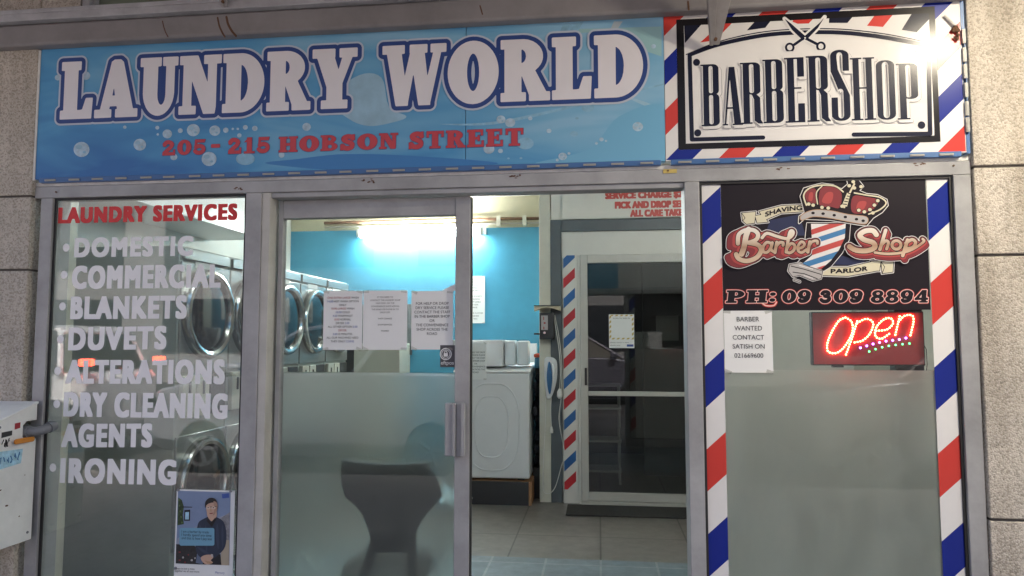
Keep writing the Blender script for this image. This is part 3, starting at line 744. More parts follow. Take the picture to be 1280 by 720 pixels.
# ================================================================== SETTING
# ground: one sheet to the horizon, then road, kerb and pavement
struct('ground', MB().add([(-600, -600, -0.20), (600, -600, -0.20), (600, 600, -0.20), (-600, 600, -0.20)], [(0, 1, 2, 3)]), mt['asphalt'])
struct('road', MB().box(-60, 60, -15.0, -4.75, -0.19, -0.15), mt['asphalt'])
rl = MB()
for k in range(-8, 9): rl.box(k * 6 - 1.5, k * 6 + 1.5, -10.05, -9.95, -0.15, -0.146)
struct('road_marking', rl, mt['line'])
struct('kerb', MB().box(-60, 60, -4.75, -4.6, -0.19, -0.03), mt['kerb'], bevel=0.015)
struct('pavement', MB().box(-60, 60, -4.6, -0.06, -0.19, -0.03), mt['pave'])
struct('floor', MB().add([(-3.4, 1.92, 0), (2.3, 1.92, 0), (2.3, 3.6, 0), (-3.4, 3.6, 0)], [(0, 1, 2, 3)]).add([(-3.4, 3.6, 0), (-.5, 3.6, 0), (-.5, 4.4, 0), (-3.4, 4.4, 0)], [(0, 1, 2, 3)]), mt['floor'])
struct('entry_floor', MB().box(-3.4, 2.3, -0.06, 1.92, -0.19, 0.0), mt['slate'])
struct('back_room_floor', MB().box(-0.5, 2.3, 3.6, 6.6, -0.1, 0.001), mt['floor'])
struct('ceiling', MB().box(-3.4, 2.3, 0.14, 6.6, 2.95, 3.05), mt['wallwhite'])

# ------------------------------------------------------------------ walls of the shop
t = thing('wall', 'bright blue painted back wall behind the laundry machines, cream above', 'wall', (-1.9, 4.35, 0))
MB().box(-3.4, -.54, 4.35, 4.45, 0, 2.62).build('painted_wall', mt['blue'], t)
MB().box(-3.4, -.54, 4.36, 4.45, 2.62, 2.95).build('upper_wall', mt['olive'], t)
one('wall', 'pale side wall standing behind the row of stacked dryers', 'wall', MB().box(-3.4, -3.28, 0.1, 4.349, 0, 2.95), mt['wallwhite'])
one('wall', 'plain side wall at the barber end of the lobby', 'wall', MB().box(2.2, 2.3, 0.1, 6.6, 0, 2.95), mt['beige'])
t = thing('wall', 'white partition with dark grey trim around the glazed inner door', 'wall', (0.9, 3.6, 0))
MB().box(-.43, 2.2, 3.6, 3.7, 2.45, 2.949).box(-.335, 1.2, 3.602, 3.698, 2.23, 2.45).box(-.43, -.165, 3.604, 3.696, 0, 2.45).box(1.02, 2.2, 3.6, 3.7, 0, 2.45).build('partition', mt['wallwhite'], t)
MB().box(-.435, -.335, 3.575, 3.599, 0, 2.56).box(-.335, 1.2, 3.577, 3.599, 2.45, 2.558).build('dark_trim', mt['darkgrey'], t, bevel=0.004)
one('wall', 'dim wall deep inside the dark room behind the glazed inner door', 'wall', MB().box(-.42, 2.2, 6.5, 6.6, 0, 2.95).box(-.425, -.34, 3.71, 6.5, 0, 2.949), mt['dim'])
one('post', 'cream boxed post between the blue wall and the striped door trim', 'post', MB().box(-.54, -.436, 3.58, 4.45, 0, 2.949), mt['cream'], bevel=0.004)

# ------------------------------------------------------------------ street front masonry
def pillar(x0, x1, joints, label, mat):
    t = thing('concrete_pillar', label, 'pillar', ((x0 + x1) / 2, -0.05, 0))
    zs = [-0.03] + sorted(joints) + [3.7]
    b = MB()
    for a, c in zip(zs[:-1], zs[1:]): b.box(x0, x1, -0.05, 0.09, a + 0.005, c - 0.005)
    b.build('facing_slab', mat, t, bevel=0.004)
    MB().box(x0 + .006, x1 - .006, -0.042, 0.085, -0.03, 3.7).build('mortar', mt['joint'], t)
    return t
pillar(-4.6, -2.556, [0.836, 1.769, 2.106], 'exposed aggregate pillar to the left of the laundry window', mt['conc_w'])
pillar(1.452, 3.8, [0.779, 1.777, 2.123], 'exposed aggregate pillar to the right of the barber window', mt['conc_w'])

t = thing('facade_beam', 'dull grey beam over the shop signs with rust streaks and a steel channel on top', 'beam', (-0.5, 0, 2.79))
MB().box(-4.6, 1.452, -0.10, 0.14, 2.79, 2.89).box(1.452, 3.8, -0.10, -0.052, 2.805, 2.89).build('beam_face', mt['beam'], t, bevel=0.012)
MB().box(-4.6, 3.8, -0.13, 0.10, 2.892, 2.925).box(-4.6, 3.8, -0.13, -0.115, 2.925, 2.945).build('steel_channel', mt['channel'], t, bevel=0.003)
A = Art(-0.1005)
c = lambda *p: [at(q[0], q[1], -0.101) for q in p]
for pts, hw in ((((272, 22), (274, 32), (278, 41), (281, 46)), .004), (((283, 21), (285, 30), (290, 39), (295, 45)), .005), (((203, 26), (206, 38), (210, 46)), .0025), (((600, 7), (603, 18)), .003), (((860, 2), (861, 12)), .004)):
    f = Field(-2.7, .8, 2.77, 2.9, .004); f.line(cr(c(*pts)), hw); A.loops([[(x, min(z, 2.886)) for x, z in l] for l in f.contour()], mt['rust'], 1)
A.build('rust_streaks', t)
t = thing('upper_window', 'greenish window strip just above the steel channel at the top', 'window', (-1.5, 0.02, 2.947))
MB().box(-2.30, .9, -0.02, 0.06, 2.947, 3.0).box(-2.36, -2.30, -0.03, 0.06, 2.947, 3.5).box(-2.345, -2.31, -0.05, -0.03, 2.947, 3.5).build('frame', mt['alu'], t)
MB().box(-2.30, .9, 0.0, 0.03, 3.0, 3.5).build('pane', M('greenish_pane', (0.16, 0.19, 0.14), 0.15, var=0.1), t)
one('wall', 'pebbled upper wall beside the window strip above the channel', 'wall', MB().box(-4.6, -2.362, -0.04, 0.1, 2.947, 3.6), mt['conc_w'])
one('wall_panel', 'white blank panel fixed above the channel beside the small bracket', 'panel', MB().box(-1.86, -1.25, -0.08, -0.06, 2.91, 3.3), mt['white'])

# ------------------------------------------------------------------ canopy over the pavement, its struts and flood lamp
t = thing('canopy', 'grey soffit canopy reaching out over the pavement above the shopfront', 'canopy', (-.4, -1.4, 3.45))
MB().box(-4.6, 3.8, -2.4, -0.14, 3.45, 3.58).build('soffit', mt['soffit'], t)
MB().box(-4.6, 3.8, -2.5, -2.4, 3.38, 3.7).build('fascia', mt['channel'], t, bevel=0.01)
def strut(x, y, z, label, s=1.0, lean=0.0):
    t = thing('canopy_strut', label, 'strut', (x, y, z), 'struts holding the canopy')
    b = MB(); d = (3.45 - z)
    for (x0, x1, o) in ((-.020, .020, 0), ):
        pass
    # folded plate: two flanges that taper towards the tip
    def fl(xa, xb, ya, yb):
        # section at the tip and at the canopy
        q = [(x + xa * .28 * s, y + ya * .4, z), (x + xb * .28 * s, y + ya * .4, z), (x + xb * .28 * s, y + yb * .4, z), (x + xa * .28 * s, y + yb * .4, z),
             (x + xa * 2.8 * s + lean, y + ya * 1.6 - d, z + d), (x + xb * 2.8 * s + lean, y + ya * 1.6 - d, z + d), (x + xb * 2.8 * s + lean, y + yb * 1.6 - d, z + d), (x + xa * 2.8 * s + lean, y + yb * 1.6 - d, z + d)]
        b.add(q, [(3, 2, 1, 0), (4, 5, 6, 7), (0, 1, 5, 4), (1, 2, 6, 5), (2, 3, 7, 6), (3, 0, 4, 7)])
    fl(-.045, -.008, -.03, .03); fl(-.008, .045, -.012, .012)
    b.build('tapered_arm', mt['galv'], t, bevel=0.002)
    MB().tube([(x, y - .02, z + .012), (x, y - .028, z + .012)], .007).build('bolt', mt['rust'], t)
    return t
strut(.478, -0.075, 2.650, 'tapered steel strut crossing the top of the barbershop sign', 1.5)
strut(-1.60, -0.135, 2.898, 'small tapered steel bracket at the top edge beside the white panel')
t = thing('flood_lamp', 'small bright flood lamp hung under the canopy', 'lamp', (1.86, -1.2, 3.03))
MB().tube([(1.86, -1.2, 3.14), (1.86, -1.2, 3.45)], .012, 8).build('drop_rod', mt['black'], t)
MB().box(1.74, 1.98, -1.28, -1.12, 3.06, 3.14).build('housing', mt['black'], t, bevel=.01)
MB().box(1.755, 1.965, -1.265, -1.135, 3.045, 3.059).build('lens', mt['flood'], t)

# ------------------------------------------------------------------ across the street (only seen mirrored in the glass)
t = thing('office_block', 'grey office block across the street with rows of windows', 'building', (0, -30, -0.2))
MB().box(-40, 40, -31, -24, -.2, 9).build('wall', M('office_concrete', (0.24, 0.24, 0.25), 0.8, var=0.1), t)
wm = M('office_window', (0.03, 0.035, 0.045), 0.1)
for r_ in range(2):
    for k in range(-7, 8):
        MB().box(k * 5.2 - 1.7, k * 5.2 + 1.7, -23.99, -23.93, 1.0 + r_ * 3.3, 3.1 + r_ * 3.3).build('window', wm, t)

def car(x, y, label, paint, L=4.4, H=1.80, W=1.80, face=1, suv=True):
    t = thing('parked_car', label, 'car', (x, y, -0.15), 'cars on the street')
    z0 = -0.15; hb = H * .68
    lo = [(-L / 2, .45, hb - .12), (-L / 2 + .08, .30, hb - .04), (-L / 2 + .5, .24, hb), (-.4 * L / 2, .22, hb), (.35 * L / 2, .22, hb - .02), (.62 * L / 2, .24, hb - .08), (L / 2 - .25, .28, hb - .2), (L / 2 - .04, .36, hb - .32), (L / 2, .45, hb - .42)]
    vs = []; fs = []; sec = 6
    for i, (px, zb, zt) in enumerate(lo):
        k = 1 - .16 * (abs(px) / (L / 2)) ** 6; hw = W / 2 * k
        for (yy, zz) in ((-hw * .86, zb), (-hw, zb + .16), (-hw * .96, zt), (hw * .96, zt), (hw, zb + .16), (hw * .86, zb)):
            vs.append((x + face * px, y + yy, z0 + zz))
    for i in range(len(lo) - 1):
        for k in range(sec): fs.append((i * sec + k, i * sec + (k + 1) % sec, (i + 1) * sec + (k + 1) % sec, (i + 1) * sec + k))
    fs += [list(range(sec)), list(range((len(lo) - 1) * sec, len(lo) * sec))]
    MB().add(vs, fs).build('body', paint, t, bevel=0.03)
    # cabin: glazing ring with a painted roof on top
    xb0, xb1, xt0, xt1 = -L / 2 + .25, .52 * L / 2, -L / 2 + (.42 if suv else .85), .12 * L / 2
    hw, ht = W / 2 * .93, W / 2 * .72
    cab = [(xb0, hb - .01), (xb1, hb - .06), (xt1, H - .04), (xt0, H - .06)]
    vs = [(x + face * a, y - hw, z0 + b) for a, b in cab[:2]] + [(x + face * a, y - ht, z0 + b) for a, b in cab[2:]] + [(x + face * a, y + hw, z0 + b) for a, b in cab[:2]] + [(x + face * a, y + ht, z0 + b) for a, b in cab[2:]]
    MB().add(vs, [(0, 1, 2, 3), (4, 5, 6, 7), (0, 1, 5, 4), (1, 2, 6, 5), (2, 3, 7, 6), (3, 0, 4, 7)]).build('window', mt['darkglass'], t)
    rv = [(xt0 - .06, H - .07), (xt0 + .2, H), (xt1 - .3, H), (xt1 + .05, H - .05)]
    vs = [(x + face * a, y + sgn * (ht + .02), z0 + b - (.0 if i in (1, 2) else .0)) for sgn in (-1, 1) for i, (a, b) in enumerate(rv)] + [(x + face * a, y + sgn * (ht + .02), z0 + b - .05) for sgn in (-1, 1) for a, b in rv]
    MB().add(vs, [(0, 1, 2, 3), (4, 5, 6, 7)][:0] + [(0, 1, 5, 4), (1, 2, 6, 5), (2, 3, 7, 6), (8, 9, 13, 12), (9, 10, 14, 13), (10, 11, 15, 14), (0, 4, 12, 8), (3, 7, 15, 11), (0, 1, 9, 8), (1, 2, 10, 9), (2, 3, 11, 10), (4, 5, 13, 12), (5, 6, 14, 13), (6, 7, 15, 14)]).build('roof', paint, t, bevel=0.015)
    for sgn in (-1, 1):
        for (xa, xb) in ((xb0, xt0), (xb1, xt1), ((xb0 + xb1) / 2, (xt0 + xt1) / 2 - .05)):
            MB().tube([(x + face * xa, y + sgn * (hw + .005), z0 + hb - .03), (x + face * xb, y + sgn * (ht + .005), z0 + H - .05)], .035, 6).build('pillar', paint, t)
        for xw in (-L / 2 + .82, L / 2 - .85):
            wh = MB().lathe([(-.1, .2), (-.1, .31), (-.07, .335), (.07, .335), (.1, .31), (.1, .2)], (x + face * xw, y + sgn * (W / 2 - .10), z0 + .335), 'y', 28).build('wheel', mt['black'], t)
            rim = MB().lathe([(-.02, .21), (.0, .21), (.0, .17), (-.02, .16)], (x + face * xw, y + sgn * (W / 2 + .005), z0 + .335), 'y', 24)
            for k in range(5):
                a = k * 2 * math.pi / 5
                rim.tube([(x + face * xw, y + sgn * (W / 2 + .0), z0 + .335), (x + face * xw + .18 * math.cos(a), y + sgn * W / 2, z0 + .335 + .18 * math.sin(a))], .028, 6)
            rim.build('rim', mt['pipe'], wh)
        MB().box(x + face * (-L / 2 - .02) - .05, x + face * (-L / 2 - .02) + .05, y + sgn * (W / 2 - .16) - .09, y + sgn * (W / 2 - .16) + .09, z0 + hb + .06, z0 + hb + .15).build('tail_light', mt['tail'], t, bevel=.02)
        MB().box(x + face * (L / 2 - .1) - .09, x + face * (L / 2 - .1) + .09, y + sgn * (W / 2 - .24) - .16, y + sgn * (W / 2 - .24) + .16, z0 + hb - .42, z0 + hb - .28).build('headlight', mt['darkglass'], t, bevel=.03)
        MB().box(x + face * .42 * L / 2 - .09, x + face * .42 * L / 2 + .09, y + sgn * (W / 2 + .10) - .09, y + sgn * (W / 2 + .10) + .09, z0 + hb - .02, z0 + hb + .11).build('wing_mirror', paint, t, bevel=.03)
    return t
mt['tail'] = emit('lit_tail_light', (1, .06, .03), 14, (.4, .02, .02))
mt['car_silver'] = M('silver_car_paint', (0.42, 0.43, 0.48), .28, .35, coat=.6)
mt['car_white'] = M('white_car_paint', (0.66, 0.67, 0.70), .3, coat=.6)
mt['car_grey'] = M('grey_car_paint', (0.20, 0.20, 0.21), .28, .3, coat=.6)
mt['car_dark'] = M('slate_car_paint', (0.13, 0.13, 0.17), .28, .3, coat=.6)
car(-8.5, -6.0, 'white car with lit tail lights by the kerb', mt['car_white'], face=-1)
car(-3.3, -6.0, 'silver car waiting between the white car and the dark one', mt['car_silver'], face=-1)
car(4.3, -6.0, 'grey car to the right of the silver one by the kerb', mt['car_grey'], face=-1)
car(-0.6, -9.0, 'tall slate grey car in the far lane of the road', mt['car_dark'], 4.6, 1.75, 1.85, face=1)

# ================================================================== ALUMINIUM SHOPFRONT
t = thing('shopfront_frame', 'grey aluminium shopfront frame of posts and transom below the signs', 'frame', (-.55, 0, 0))
MB().box(-2.556, 1.452, -0.03, 0.08, 2.098, 2.152).build('transom', mt['alu'], t, bevel=0.003)
for xa, xb in ((-2.52, -2.462), (-1.535, -1.462), (.352, .412), (1.384, 1.448)):
    MB().box(xa, xb, -0.034, 0.085, -0.028, 2.097).build('post', mt['alu'], t, bevel=0.003)
MB().box(-2.462, -1.535, -0.03, 0.08, -0.028, 0.10).build('sill', mt['alu'], t, bevel=0.003)
MB().box(.412, 1.384, -0.03, 0.08, -0.028, 0.10).build('sill', mt['alu'], t, bevel=0.003)
# slim door jamb beside the first post
MB().box(-1.4615, -1.425, -0.028, 0.07, -0.02, 2.097).build('jamb', M('pale_jamb', (0.52, 0.51, 0.47), .5, var=.08, dirt=.08), t, bevel=0.002)
MB().box(-1.425, .352, -0.02, 0.06, 2.076, 2.0975).build('door_head', mt['alu'], t, bevel=0.002)
for x0, x1, z0, z1 in ((-2.462, -1.535, .10, 2.098), (.412, 1.384, .10, 2.098)):
    vs = []
    for y in (-.021, -.0125):
        for i_ in (.001, .011): vs += [(x0 + i_, y, z0 + i_), (x1 - i_, y, z0 + i_), (x1 - i_, y, z1 - i_), (x0 + i_, y, z1 - i_)]
    fs = []
    for k in range(4):
        n_ = (k + 1) % 4
        fs += [(k, n_, n_ + 4, k + 4), (k + 8, k + 12, n_ + 12, n_ + 8), (k + 4, n_ + 4, n_ + 12, k + 12), (k, k + 8, n_ + 8, n_)]
    MB().add(vs, fs).build('gasket', mt['gasket'], t)
MB().box(-2.556, 1.452, -0.026, 0.06, 2.153, 2.170).build('flashing', mt['flash'], t, bevel=.002)
xa, za = at(829, 213, -.034); MB().box(xa, xa + .055, -.0335, -.0305, 2.135, 2.151).build('yellow_tape', mt['yellowtape'], t)
A = Art(-.0306)
rnd = random.Random(3)
for px, py in ((458, 226), (640, 218), (300, 236), (980, 211), (1150, 205)):
    x, z = at(px, py, -.031); z = min(max(z, 2.112), 2.14)
    for k in range(5):
        cx, cz = x + rnd.uniform(-.03, .03), z + rnd.uniform(-.008, .008)
        A.poly([(cx + rnd.uniform(.003, .010) * math.cos(R(a)), cz + rnd.uniform(.001, .004) * math.sin(R(a))) for a in range(0, 360, 40)], mt['rust'], 1)
A.build('chipped_rust', t)
for px, py in ((455, 225), (467, 228), (640, 220), (650, 219), (835, 212), (1192, 207), (70, 240)):
    x, z = at(px, py, -.034); MB().lathe([(-.003, .004), (.001, .004)], (x, -.033, min(max(z, 2.105), 2.145)), 'y', 8).build('screw', mt['rust'], t)

GY = -0.012   # front of the window glass
# ------------------------------------------------------------------ left window with its cut vinyl lettering
lw = thing('laundry_window', 'tall shop window listing laundry services in white and red vinyl letters', 'window', (-2.0, GY, .1))
MB().box(-2.4505, -1.5465, GY, GY + .006, .11, 2.087).build('pane', mt['glass_l'], lw)
LINES = [('LAUNDRY SERVICES', (73.2, 259, 279.5), (297, 254.5, 275), 'vinylred', None),
         ('DOMESTIC', (93.4, 297, 322), (242, 294.7, 320), 'vinylwhite', (82.6, 309.5)),
         ('COMMERCIAL', (90.5, 332, 361.5), (276.5, 330, 360), 'vinylwhite', (80, 343.5)),
         ('BLANKETS', (88.7, 370.5, 399.4), (234, 368.8, 398.5), 'vinylwhite', (78, 383)),
         ('DUVETS', (86, 409, 438.4), (208.6, 407.2, 436.8), 'vinylwhite', (75.4, 424)),
         ('ALTERATIONS', (82.8, 450, 480), (281.5, 449, 480.5), 'vinylwhite', (72, 463.6)),
         ('DRY CLEANING', (80, 489.6, 521), (285, 491.8, 524), 'vinylwhite', (70.8, 505)),
         ('AGENTS', (77.6, 529, 559.5), (191, 529.5, 559.5), 'vinylwhite', None),
         ('IRONING', (75.8, 571.8, 604), (221, 575, 607), 'vinylwhite', (66, 584.5))]
for s, l, r_, m, bl in LINES:
    Yv = GY - .001
    x0, zt0 = at(l[0], l[1], Yv); _, zb0 = at(l[0], l[2], Yv); x1, zt1 = at(r_[0], r_[1], Yv); _, zb1 = at(r_[0], r_[2], Yv)
    zt, zb = (zt0 + zt1) / 2, (zb0 + zb1) / 2; h = zt - zb
    A = Art(GY)
    F, lp = bold_text(s, x0, x1, zb, zt, *((5, 3) if m == 'vinylred' else (4, 3)), h / 60, 1.22)
    # the line keeps its slight slope
    sl0, sl1 = zb0 - zb, zb1 - zb
    lp = [[(px, pz + sl0 + (sl1 - sl0) * (px - x0) / (x1 - x0)) for px, pz in q] for q in lp]
    A.loops(lp, mt[m], 1)
    if bl:
        bx, bz = at(bl[0], bl[1], Yv); A.poly(el(bx, bz, .0165, .0185, n=20), mt[m], 1)
    A.build('vinyl_lettering', lw)

# poster of a man in a dark shirt, taped to the glass
x0, x1, z0, z1 = -1.825, -1.558, .36, .806
t = thing('poster', 'small poster of a man in dark shirt and glasses low in the laundry window', 'poster', ((x0 + x1) / 2, GY - .003, z0))
MB().box(x0, x1, GY - .0035, GY - .0018, z0, z1).build('sheet', mt['paper'], t)
A = Art(GY - .0037); W_, H_ = x1 - x0, z1 - z0
K = crop(200, 600, 6, GY - .004)
def kp(pts): return [K(*p) for p in pts]
cskyp = M('poster_pale_sky', (0.20, 0.27, 0.42), .5, var=.1, vs=4)
A.poly(kp([(135, 80), (530, 92), (520, 640), (118, 625)]), cskyp, 1)
A.poly(kp([(128, 440), (300, 330), (525, 250), (520, 640), (118, 625)]), M('poster_haze_hill', (.30, .33, .40), .5, var=.2, vs=30), 2)
A.poly(kp([(122, 480), (260, 490), (300, 560), (285, 632), (119, 625)]), M('poster_dark_motorbike', (.02, .02, .022), .5, var=.5, vs=60), 3)
A.poly(kp([(450, 290), (525, 240), (522, 450), (480, 450)]), M('poster_house', (.22, .22, .24), .5, var=.4, vs=50), 3)
A.poly(kp([(465, 450), (521, 450), (519, 640), (455, 637)]), M('poster_sand', (.42, .36, .27), .5), 3)
A.poly(kp([(138, 130), (165, 150), (180, 200), (172, 260), (180, 330), (132, 340)]), mt['leafp'], 3)
A.poly(kp([(165, 198), (243, 200), (243, 206), (165, 205)]), mt['hairp'], 4)
A.poly(kp([(185, 225), (228, 222), (226, 305), (182, 305)]), mt['hairp'], 4)
A.poly(kp([(193, 240), (220, 238), (218, 295), (190, 295)]), mt['tagblue'], 5)
A.poly(kp([(300, 560), (455, 555), (462, 636), (285, 632)]), mt['trouser'], 4)
A.poly(kp([(285, 520), (330, 560), (322, 632), (270, 620)]), M('poster_jeans', (.12, .16, .24), .5), 5)
A.poly(kp(cr([(330, 290), (290, 320), (275, 400), (268, 500), (300, 575), (390, 590), (440, 560), (490, 500), (500, 400), (480, 315), (430, 280), (380, 270)], 4, True)), mt['jacket'], 5)
A.poly(kp(cr([(358, 270), (362, 230), (422, 230), (425, 275), (395, 312)], 3, True)), mt['skin'], 6)
A.poly(kp(cr([(350, 175), (352, 230), (372, 262), (395, 268), (418, 255), (432, 215), (430, 170), (390, 150)], 4, True)), mt['skin'], 7)
A.poly(kp(cr([(342, 205), (345, 160), (375, 133), (415, 138), (433, 170), (432, 215), (424, 185), (400, 168), (360, 180)], 4, True)), mt['hairp'], 8)
A.poly(kp([(345, 200), (428, 196), (428, 201), (345, 205)]), mt['hairp'], 9)
for cx in (366, 405): A.poly(kp(el(cx, 207, 17, 11, n=14)), M('poster_lens', (.62, .48, .40), .4) if cx == 366 else A.mats[-1], 9)
for cx in (366, 405): A.poly(kp(el(cx, 205, 5, 3.5, n=10)), mt['hairp'], 10)
A.poly(kp([(384, 212), (392, 234), (380, 235)]), mt['tan'], 9)
A.poly(kp([(372, 246), (404, 244), (396, 252), (380, 253)]), mt['maroon'], 9)
A.poly(kp(cr([(404, 160), (432, 172), (431, 215), (416, 252), (400, 262), (412, 215)], 4, True)), M('printed_skin_shade', (.40, .25, .18), .45), 8)
fold = M('printed_shirt_fold', (.035, .05, .09), .45)
for q in (((300, 330), (330, 420), (322, 470), (300, 400)), ((345, 330), (360, 450), (352, 540), (340, 430)), ((430, 320), (420, 420), (440, 520), (445, 400)), ((470, 330), (480, 420), (470, 500), (462, 410)), ((280, 500), (330, 545), (380, 556), (330, 520)), ((430, 560), (470, 510), (482, 470), (450, 540))):
    A.poly(kp(cr(q, 4, True)), fold, 6)
for k, (cx, cy_) in enumerate(((150, 540), (175, 580), (215, 560), (240, 600), (190, 615), (265, 585), (150, 600))):
    A.poly(kp(el(cx, cy_, 9 - k % 3 * 2, 5 + k % 2 * 3, n=9)), mt['silver'] if k % 2 else mt['maroon'], 5)
for k in range(9): A.poly(kp(el(142 + (k * 37) % 34, 150 + k * 21, 6, 8, n=7)), mt['leafp'] if k % 2 else M('printed_leaf_light', (.10, .17, .06), .45), 4)
A.poly(kp([(362, 285), (382, 318), (400, 300), (418, 280), (425, 295), (392, 350), (352, 305)]), mt['hairp'], 8)
A.poly(kp(cr([(310, 580), (345, 560), (395, 560), (402, 580), (385, 600), (400, 618), (360, 632), (325, 615)], 4, True)), mt['skin'], 8)
for k in range(4): A.poly(kp([(335 + k * 14, 600 + k * 3), (352 + k * 14, 604 + k * 3), (372 + k * 6, 622 + k), (362 + k * 6, 624 + k)]), mt['tan'], 9)
A.poly(kp([(385, 552), (402, 556), (402, 578), (388, 572)]), mt['silver'], 9)
A.poly(kp(rr(150, 412, 358, 490, 14)), mt['bub'], 9)
for k, (ln, wd) in enumerate((('I am a barber by trade', 205), ('I hardly spend any time', 225), ('and that is how I pay less', 228), ('and fine', 80))):
    xa, za = K(166, 398 + k * 25); xb, zb_ = K(166 + wd, 380 + k * 25)
    if k < 3: A.text(ln, xa, xb, za, zb_, mt['ink'], 10)
for k in range(2):
    xa, za = K(110, 672 + k * 20); xb, zb_ = K(110 + (150, 185)[k], 660 + k * 20); A.text(('It pays to join a mate', 'together we all save more')[k], xa, xb, za, zb_, mt['ink'], 2)
xa, za = K(415, 706); xb, zb_ = K(485, 688); A.text('Mercury', xa, xb, za, zb_, mt['inkblue'], 2)
A.poly(kp([(465, 105), (518, 100), (520, 132), (468, 138)]), mt['inkblue'], 3)
A.build('print', t)
for cx, cy_ in ((140, 74), (534, 82), (118, 660)):
    xx, zz = K(cx, cy_); MB().lathe([(-.004, .006), (.001, .006)], (xx, GY - .006, zz), 'y', 10).build('fixing_dot', mt['pipe'], t)

# ------------------------------------------------------------------ sliding door
DY = 0.045
sd = thing('sliding_door', 'half open sliding glass door with frosted lower film and taped notices', 'door', (-.98, DY, 0.0))
MB().box(-1.412, -1.392, DY - .012, DY + .03, 0.012, 2.072).build('stile', mt['alu'], sd, bevel=.002)
MB().box(-.610, -.545, DY - .018, DY + .03, 0.012, 2.072).build('stile', mt['alu'], sd, bevel=.003)
MB().box(-1.3915, -.6105, DY - .012, DY + .03, 1.992, 2.072).build('top_rail', mt['alu'], sd, bevel=.002)
MB().box(-1.3915, -.6105, DY - .012, DY + .03, .012, .13).build('bottom_rail', mt['alu'], sd, bevel=.002)
MB().box(-1.391, -.611, DY + .006, DY + .012, .131, 1.991).build('pane', mt['glass'], sd)
MB().box(-1.385, -.612, DY + .0130, DY + .0165, .135, 1.311).build('frosted_film', mt['frost'], sd)
hb_ = MB().box(-.645, -.612, DY - .045, DY - .0125, .968, 1.188).box(-.6125, -.598, DY - .055, DY - .045, .968, 1.188).box(-.5985, -.570, DY - .040, DY - .0185, .966, 1.190).box(-.575, -.558, DY - .058, DY - .0395, .968, 1.188)
hb_.build('handle', mt['alu'], sd, bevel=.003)
MB().box(-.545, -.5415, DY - .01, DY + .03, .02, 2.07).build('seal', mt['gasket'], sd)
PY = DY + .0055   # papers are taped to the outside of the pane
def notice(x0, x1, z0, z1, label, rows, Y=PY, corner=None, name='paper_notice', cat='notice', top=.18, bottom=.15, capr=.55, tilt=0.0, mat='paper'):
    t = thing(name, label, cat, ((x0 + x1) / 2, Y, z0))
    b = MB(); nx, nz = 6, 8; vs = []; fs = []
    for j in range(nz + 1):
        for i in range(nx + 1):
            u, v = i / nx, j / nz
            bl = .0007 * math.sin(u * 3.1 + v * 5 + x0 * 20) * (abs(u - .5) * 1.2 + .3)
            vs.append((x0 + (x1 - x0) * u, Y - .0006 - abs(bl), z0 + (z1 - z0) * v + tilt * (u - .5)))
    q = (nx + 1)
    for j in range(nz):
        for i in range(nx): fs.append((j * q + i, j * q + i + 1, (j + 1) * q + i + 1, (j + 1) * q + i))
    o = b.add(vs, fs).build('sheet', mt[mat], t, fix=False, smooth=False)
    s = o.modifiers.new('thickness', 'SOLIDIFY'); s.thickness = .0003; s.offset = 0
    if corner:
        MB().add([(x1 - .004, Y - .003, z1 - .004), (x1 - .05, Y - .003, z1 + .002), (x1 + .008, Y - .006, z1 + .028), (x1 + .012, Y - .004, z1 + .004)], [(0, 1, 2, 3)]).build('folded_corner', mt['paper'], t, fix=False)
    A = Art(Y - .0019); n = len(rows); H_ = z1 - z0; step = H_ * (1 - top - bottom) / n
    for k, row in enumerate(rows):
        zt = z1 - H_ * top - k * step
        if not row: continue
        parts = row if isinstance(row, list) else [(row, 'ink')]
        # widths from the font, capped to the sheet
        h = step * capr; kk = h / .727
        ws = [max(p[0] for l in text_loops(s_) for p in l) * kk for s_, _ in parts]
        tot = sum(ws) + .3 * kk * (len(ws) - 1); f = min(1, (x1 - x0) * .86 / tot)
        x = (x0 + x1) / 2 - tot * f / 2
        for (s_, m), w_ in zip(parts, ws):
            A.text(s_, x, x + w_ * f, zt - h, zt, mt[m], 1); x += (w_ + .3 * kk) * f
    A.build('lettering', t)
    for tx, tz in ((x0 + .012, z1 - .004), (x1 - .014, z1 - .004), (x0 + .012, z0 + .004), (x1 - .013, z0 + .004)):
        a_ = random.uniform(-.5, .5); c_, s_ = math.cos(a_), math.sin(a_)
        q = [(tx + u * c_ - v * s_, tz + u * s_ + v * c_) for u, v in ((-.014, -.006), (.014, -.006), (.014, .006), (-.014, .006))]
        MB().add([(u, Y - .0024, v) for u, v in q], [(0, 1, 2, 3)]).build('tape', mt['tape'], t, fix=False)
    return t
notice(-1.203, -1.026, 1.409, 1.668, 'left paper notice of the taped pair, with red and blue price lines',
       [[('ONE EXTRA LARGE', 'inkred'), ('WASH', 'ink')], [('14.00', 'inkblue'), ('HOT WASH OPTION', 'ink')], 'ONLY', [('10.00 LARGE', 'inkred'), ('WASH', 'ink')], [('10.00', 'inkblue'), ('COLD', 'ink')], [('4.00', 'inkblue'), ('WARM/HOT', 'ink')], [('8.00', 'inkred'), ('NORMAL', 'ink')], [('DRYER', 'ink'), ('2.00', 'inkblue')], [('ALL OTHER OPTION', 'ink'), ('5.00', 'inkblue')], [('DRYER', 'inkred')], [('2.00', 'inkblue'), ('10 MINUTES', 'ink')], 'ALL OUR MACHINES NEED', [('THEY ONLY', 'ink'), ('COINS', 'inkblue')]], top=.10, bottom=.10)
